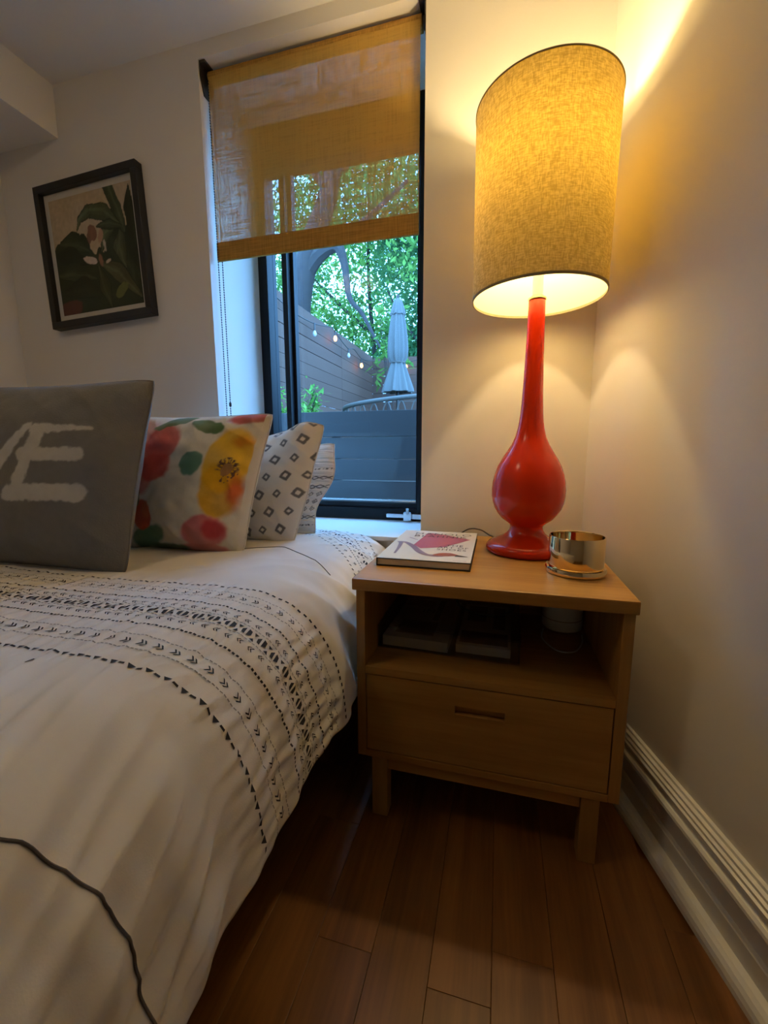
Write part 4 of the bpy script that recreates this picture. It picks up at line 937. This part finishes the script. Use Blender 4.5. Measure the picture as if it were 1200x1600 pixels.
# far house
fh = empty('far_house', (-2.2, 15, 0.6)); tag(fh, 'small grey-blue house gable beyond the far fence', 'house')
MB().box((-1.6, 0, 0), (2.6, 3, 3.15)).build('wall', M['houseblue'], fh)
MB().prism([(-1.9, -0.15, 3.15), (2.9, -0.15, 3.15), (0.5, -0.15, 4.2)], (0, 3.3, 0)).build('roof', M['houseroof'], fh)
for x0 in (-1.1, 0.1, 1.3):
    o = MB().box((x0, -0.03, 2.3), (x0+0.7, -0.001, 3.0), 0.01).build('window', M['houseroof'], fh)

# trees
def leaf_cloud(n, centers, radii, size, seed):
    r = np.random.default_rng(seed); k = len(centers); C = np.array(centers); R_ = np.array(radii)
    w = (R_.prod(axis=1))**(2/3); idx = r.choice(k, n, p=w/w.sum())
    d = r.normal(size=(n, 3)); d /= np.linalg.norm(d, axis=1)[:, None]
    P = C[idx] + d*R_[idx]*(r.random((n, 1))**(1/2.2))
    a = r.normal(size=(n, 3)); a /= np.linalg.norm(a, axis=1)[:, None]
    b = np.cross(a, r.normal(size=(n, 3))); b /= np.linalg.norm(b, axis=1)[:, None]; c = np.cross(a, b)
    L_ = size*(0.6+0.8*r.random((n, 1))); W_ = L_*0.42
    V = np.stack([P-a*L_*0.5, P+b*W_*0.5+c*W_*0.12, P+a*L_*0.5, P-b*W_*0.5+c*W_*0.12], axis=1).reshape(-1, 3)
    return V
def leaf_mesh(name, V, m, parent, inv):
    n = len(V)//4; me = bpy.data.meshes.new(name); me.vertices.add(len(V)); me.vertices.foreach_set('co', V.astype(np.float32).ravel())
    me.loops.add(n*4); me.loops.foreach_set('vertex_index', np.arange(n*4, dtype=np.int32)); me.polygons.add(n); me.polygons.foreach_set('loop_start', np.arange(0, n*4, 4, dtype=np.int32)); me.polygons.foreach_set('loop_total', np.full(n, 4, dtype=np.int32))
    me.update(calc_edges=True); me.validate(); me.materials.append(m)
    o = link(bpy.data.objects.new(name, me), parent); o.matrix_parent_inverse = inv; o['kind'] = 'stuff'; return o
def tree(label, loc, trunk, branches, centers, radii, n, size, m, seed):
    t = empty('tree', loc); tag(t, label, 'tree', 'trees beyond the yard fence'); inv = Matrix.Translation(-Vector(loc))
    o = MB().tube(catmull([p for p, r in trunk], 6), [float(np.interp(k, np.arange(len(trunk))*6, [r for p, r in trunk])) for k in range((len(trunk)-1)*6+1)], 12).build('trunk', M['bark'], t, True); o.matrix_parent_inverse = inv
    for br in branches:
        o = MB().tube(catmull([p for p, r in br], 6), [float(np.interp(k, np.arange(len(br))*6, [r for p, r in br])) for k in range((len(br)-1)*6+1)], 8).build('branch', M['bark'], t, True); o.matrix_parent_inverse = inv
    leaf_mesh('foliage', leaf_cloud(n, centers, radii, size, seed), m, t, inv)
    return t
V3 = lambda x, y, z: (x, y, z)
# the near leaning tree over the left fence: trunk, heavy limb and the hanging branch
tree('leaning dark-trunked tree whose limb hangs over the left fence', (-4.75, 9.3, 0.6),
     [(V3(-4.75, 9.3, 0.6), 0.34), (V3(-4.65, 9.3, 2.6), 0.30), (V3(-4.52, 9.3, 4.2), 0.27), (V3(-4.20, 9.3, 5.3), 0.24), (V3(-3.75, 9.3, 6.3), 0.20), (V3(-3.5, 9.3, 7.8), 0.15), (V3(-3.3, 9.2, 9.6), 0.07)],
     [[(V3(-4.45, 9.3, 4.6), 0.18), (V3(-4.0, 9.25, 5.05), 0.16), (V3(-3.55, 9.2, 5.15), 0.12), (V3(-3.38, 9.2, 4.75), 0.085), (V3(-3.28, 9.2, 4.1), 0.06), (V3(-3.0, 9.2, 3.75), 0.045), (V3(-2.75, 9.2, 3.3), 0.035), (V3(-2.55, 9.2, 2.95), 0.018)],
      [(V3(-3.6, 9.2, 5.2), 0.09), (V3(-2.9, 9.2, 5.6), 0.06), (V3(-2.0, 9.2, 6.2), 0.035)],
      [(V3(-3.75, 9.3, 6.3), 0.10), (V3(-4.6, 9.4, 7.4), 0.06), (V3(-5.4, 9.4, 8.4), 0.03)],
      [(V3(-3.7, 9.3, 6.5), 0.09), (V3(-2.6, 9.3, 7.3), 0.05), (V3(-1.6, 9.3, 7.9), 0.03)]],
     [(-3.6, 9.6, 8.0), (-2.2, 9.6, 6.9), (-5.4, 9.6, 7.6), (-1.2, 9.8, 8.0), (-4.6, 10.2, 6.2), (-1.6, 9.8, 5.2)],
     [(1.8, 1.2, 1.6), (1.6, 1.1, 1.2), (1.8, 1.2, 1.4), (1.5, 1.1, 1.5), (1.2, 0.8, 0.9), (1.1, 0.8, 0.8)], 9000, 0.15, M['leaf'], 31)
tree('broad bright green tree filling the view behind the far fence', (-3.8, 12.6, 0.6),
     [(V3(-3.8, 12.6, 0.6), 0.10), (V3(-3.7, 12.6, 3.0), 0.08), (V3(-3.9, 12.6, 6.0), 0.05), (V3(-3.8, 12.6, 9.0), 0.04)],
     [[(V3(-3.75, 12.6, 3.6), 0.05), (V3(-2.9, 12.4, 4.6), 0.06), (V3(-2.2, 12.3, 5.6), 0.03)], [(V3(-3.8, 12.6, 4.2), 0.05), (V3(-4.9, 12.6, 5.2), 0.05), (V3(-5.7, 12.6, 6.0), 0.02)]],
     [(-4.2, 12.8, 4.2), (-5.6, 12.9, 4.8), (-3.2, 12.6, 6.2), (-4.9, 12.7, 7.4), (-2.6, 12.8, 3.9), (-6.8, 13.0, 6.2), (-3.8, 13.0, 9.0), (-6.0, 13.0, 3.2)],
     [(1.5, 1.0, 1.3), (1.6, 1.0, 1.6), (1.7, 1.0, 1.4), (1.8, 1.0, 1.5), (1.3, 1.0, 1.2), (1.6, 1.1, 1.8), (2.0, 1.2, 1.4), (1.5, 1.0, 1.1)], 22000, 0.15, M['leaf'], 37)
tree('deeper green tree on the right behind the closed umbrella', (-1.6, 11.2, 0.6),
     [(V3(-1.6, 11.2, 0.6), 0.10), (V3(-1.7, 11.2, 3.0), 0.08), (V3(-1.5, 11.2, 5.5), 0.05), (V3(-1.6, 11.2, 7.5), 0.03)],
     [[(V3(-1.7, 11.2, 3.2), 0.07), (V3(-2.4, 11.1, 3.9), 0.04), (V3(-2.9, 11.0, 4.8), 0.02)], [(V3(-1.6, 11.2, 4.0), 0.06), (V3(-0.9, 11.1, 4.8), 0.03), (V3(-0.4, 11.0, 5.6), 0.02)]],
     [(-2.0, 11.3, 4.0), (-2.4, 11.3, 5.3), (-1.2, 11.2, 6.4), (-0.9, 11.3, 4.4), (-2.6, 11.4, 6.8), (-2.5, 11.6, 3.3)],
     [(1.0, 0.8, 0.9), (1.1, 0.8, 1.1), (1.3, 0.9, 1.2), (1.2, 0.8, 1.2), (1.2, 0.8, 1.0), (0.9, 0.7, 0.7)], 12000, 0.13, M['leaf_dark'], 41)
# leafy sprig hanging near the umbrella: large leaves
def sprig(name, label, cat, loc, base, n, spread, size, m, seed, up=0.4, stems=6):
    t = empty(name, loc); tag(t, label, cat); inv = Matrix.Translation(-Vector(loc)); r = random.Random(seed); st = MB(); lv = MB()
    for k in range(stems):
        a = r.uniform(0, 6.28); tip = Vector(loc)+Vector((math.cos(a)*spread*r.uniform(0.4, 1), math.sin(a)*spread*r.uniform(0.3, 0.8), up*r.uniform(0.6, 1.1)))
        q = catmull([Vector(loc), (Vector(loc)+tip)/2+Vector((0, 0, 0.1*up)), tip], 6); st.tube(q, 0.006, 5)
        for j in range(n):
            p = q[r.randrange(3 if up < 2 else 9, len(q))]+Vector((r.gauss(0, 0.04), r.gauss(0, 0.04), r.gauss(0, 0.05)))
            d = Vector((r.gauss(0, 1), r.gauss(0, 1), r.gauss(-0.1, 0.6))).normalized(); s_ = d.cross(Vector((0, 0, 1))).normalized(); L_ = size*r.uniform(0.6, 1.2)
            lv.bm.faces.new([lv.bm.verts.new(w) for w in (p, p+d*L_*0.45+s_*L_*0.22, p+d*L_, p+d*L_*0.45-s_*L_*0.22)])
    o = st.build('stem', M['bark'], t); o.matrix_parent_inverse = inv
    o = lv.build('foliage', m, t); o.matrix_parent_inverse = inv; o['kind'] = 'stuff'; return t
sprig('leafy_shrub', 'bright green fern-like shrub at the foot of the left fence', 'shrub', (-2.14, 4.15, 0.6), None, 150, 0.42, 0.075, M['shrub_leaf'], 5, 0.80, 16)
sprig('leafy_shrub', 'tall bright leafy plant against the left fence nearest the window', 'shrub', (-2.33, 3.72, 0.6), None, 70, 0.20, 0.085, M['shrub_leaf'], 8, 1.10, 9)
sprig('garden_sapling', 'broad-leaved sapling behind the closed umbrella', 'sapling', (-2.05, 7.95, 0.6), None, 16, 0.38, 0.24, M['leaf'], 12, 2.75, 9)
